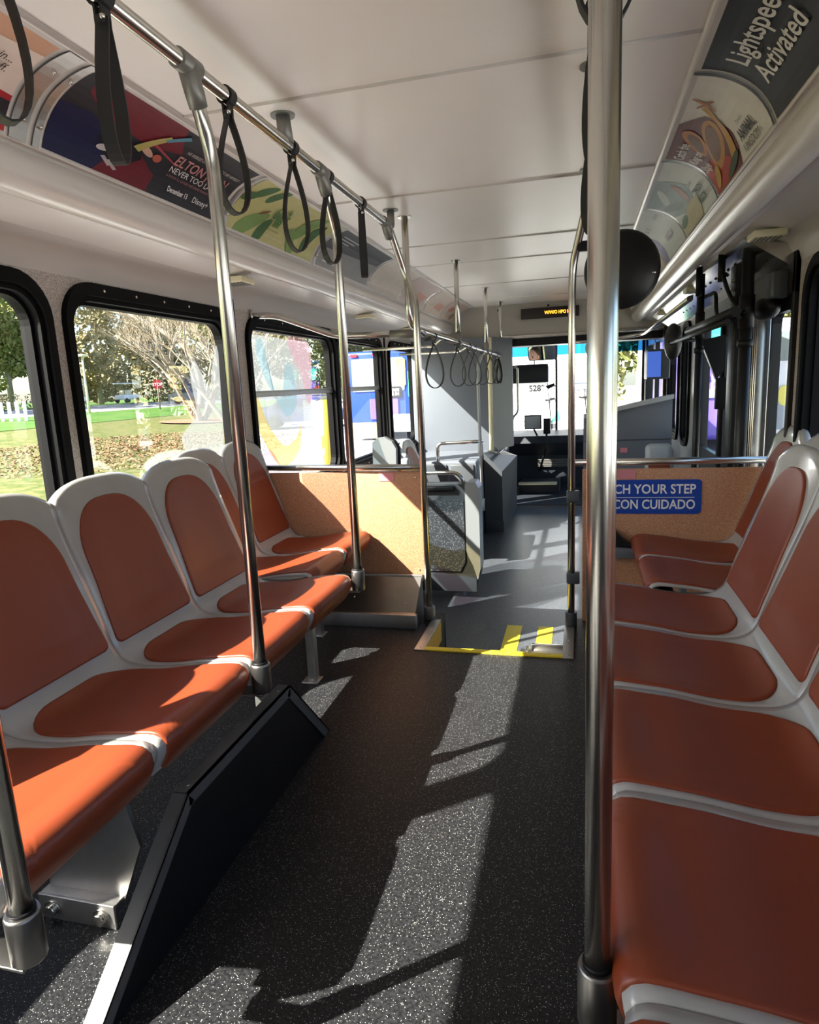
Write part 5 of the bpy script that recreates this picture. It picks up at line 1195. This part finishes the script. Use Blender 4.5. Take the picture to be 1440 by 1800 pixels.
fq('purple_panel', -7.0, -6.0, .1, .8, M_bpur, .01); fq('pale_panel', -6.2, -5.25, -.35, .25, M_pal, .012); fq('tan_panel', -7.75, -6.35, -.55, .0, M_tan, .014)
fq('notice_plate', -6.45, -5.85, .80, 1.18, M_blackp, .03)
b = MB(); V, Fc = text_geo('PLEASE\nBUS IN', .14, 'CENTER', bold=.004); map_flat(b, [(x - 6.15, z_ + 1.02) for x, z_ in V], Fc, lambda u, v, o: Vector((u, y - .06, v)), 0); b.build('lettering', M_whitep, t)
for x in (-7.5, -6.7, -5.3): fq('tail_light', x - .12, x + .12, 2.22, 2.32, M_red, .02, .03)
fq('tail_light', -6.6, -6.42, .85, 1.15, M_red, .03, .03)
b = MB(); b.box(-9.6, -5.6, 10.0, 10.08, GZ, -.2, .02) if False else None
# facing bus in front of the windscreen
t = bus('white bus facing the windscreen with a large windscreen and number 528', -1.95, .66, 13, 20, GZ, 2.35, M_white, None)
y = 12.98
M_wind = mat('bright_windscreen', (.62, .70, .70), .12, spec=.6)
fq('windscreen', -1.7, -.05, .12, 1.0, M_white, 0); fq('windscreen', .0, .55, .12, 1.85, M_white, 0)  # glass made white: its blown-out glare is put into the colour
fq('destination_display', -1.62, -.60, 1.135, 1.47, M_blackp, .02, .02)
fq('mirror', -.30, .42, .98, 1.46, M_pal, .05); fq('mirror_glass', -.22, .34, 1.10, 1.40, M_white, .07)
b = MB(); V, Fc = text_geo('528*', .15, 'CENTER', bold=.006); map_flat(b, [(x - .80, z_ + .98) for x, z_ in V], Fc, lambda u, v, o: Vector((u, y - .03, v)), 0); b.build('lettering', M_black, t)
def thin(nm, pts, r_, m):
    b = MB(); b.tube([(x, y - .05, z) for x, z in pts], r_, 6); return b.build(nm, m, t)
thin('wiper_arm', [(-.60, 1.12), (-.56, .72), (-.52, .15)], .012, M_blackp); thin('wiper_blade', [(-1.2, .25), (-.62, .82)], .008, M_blackp); thin('wiper_hinge', [(-.64, .80), (-.46, .83)], .022, M_blackp)
thin('wiper_arm', [(.06, 1.16), (.10, .72), (.14, .15)], .012, M_blackp); thin('wiper_hinge', [(-.02, .84), (.18, .82)], .022, M_blackp)
fq('fog_lamp', -.56, -.44, .26, .36, M_greyc, .02, .01)
b = MB(); b.prism([(.42, .62), (.55, .68), (.75, .30), (.60, .22)], 'y', y - .03, y); b.prism([(-.55, .38), (-.40, .60), (-.36, .42)], 'y', y - .03, y); b.build('green_stripe', M_bgreen, t)
# purple bus on the right
t = bus('purple and teal bus parked outside the right front windows', 2.35, 3.75, 16.0, 27, GZ, 2.6, M_bpur, None)
y = 15.98
fq('teal_band', 2.5, 3.6, 1.45, 2.4, M_teal); fq('pale_band', 2.5, 3.6, .62, .80, M_pal, .01); fq('white_corner', 2.95, 3.4, .0, .95, M_white, .02); fq('logo', 2.55, 2.75, 1.02, 1.14, M_white, .02, .05)
b = MB(); b.ell((2.95, y - .04, 1.20), (.11, .03, .10), 16, 10); b.build('red_light', M_red, t)
b = MB(); V, Fc = text_geo('84*', .16, 'CENTER', bold=.003); map_flat(b, [(-x + 2.93, z_ + .92) for x, z_ in V], Fc, lambda u, v, o: Vector((u, y - .04, v)), 0); b.build('lettering', M_blackp, t)
t = bus('white and blue bus outside the exit door', 4.0, 6.2, 17, 26, GZ, 2.3, M_white, None, 'bus')
y = 16.98; fq('blue_band', 4.15, 6.0, -.2, .5, M_pal, .01); fq('round_emblem', 4.40, 4.68, .35, .8, M_byel, .02, .12); fq('windscreen', 4.15, 6.0, 1.35, 2.0, M_bgl, .01)
# trees and posts on the right
def trunk(label, x, y, r_, H, m, seed):
    t = thing('pine_tree', label, 'tree', (x, y, GZ)); rnd = random.Random(seed); b = MB(); b.tube([(x, y, GZ), (x + .1, y, 2), (x + .05, y + .1, H)], r_, 10, rs=[r_, r_ * .85, r_ * .5]); b.build('trunk', m, t)
    b = MB(); vs = []; fs = []
    for i in range(1500):
        q = Vector((x + rnd.gauss(0, .45), y + rnd.gauss(0, .35), rnd.uniform(2.7, H + .5))); u = Vector((rnd.gauss(0, 1), rnd.gauss(0, 1), rnd.gauss(0, 1))).normalized() * .14; w_ = u.orthogonal() * .6
        k = len(vs); vs += [q - u, q + w_, q + u, q - w_]; fs.append((k, k + 1, k + 2, k + 3))
    b.add(vs, fs); b.build('foliage', M_f3, t)
trunk('dark tree trunk seen through the right half of the windscreen', 1.0, 12.1, .16, 5.5, M_barkd, 5)
trunk('pale tree trunk seen through the exit door glass', 4.32, 15.4, .14, 7, M_bark, 6)
for i, (x, y, H, W, m) in enumerate(((10, 30, 9, 9, M_f1), (15, 26, 9, 9, M_f2), (20, 20, 9, 9, M_f1), (22, 12, 9, 9, M_f3), (7, 40, 9, 10, M_f2), (2, 45, 9, 10, M_f1), (24, 4, 9, 9, M_f2))):
    leafy('%s tree in the tree line outside the right side' % ('green' if m is M_f1 else 'olive' if m is M_f2 else 'dark'), (x, y, GZ), H, W, m, 120 + i, 2200, .3, ('green' if m is M_f1 else 'olive' if m is M_f2 else 'dark') + ' trees of the right tree line', base=0.0)
for i, (x, y) in enumerate(((1.22, 9.9), (1.50, 10.2), (3.4, 9.4), (3.75, 9.6), (4.1, 9.8))):
    b = MB(); b.box(x - .05, x + .05, y - .05, y + .05, GZ, .75 if i < 2 else .35, .01)
    tag(b.build('wooden_post', M_tan), ('tall wooden post outside the right front window, left of the purple bus', 'tall wooden post outside the right front window, nearer the purple bus', 'short pale wooden post outside the exit door, leftmost', 'short pale wooden post outside the exit door, middle one', 'short pale wooden post outside the exit door, rightmost')[i], 'post', 'wooden posts outside the right side')
seat0['group'] = GL
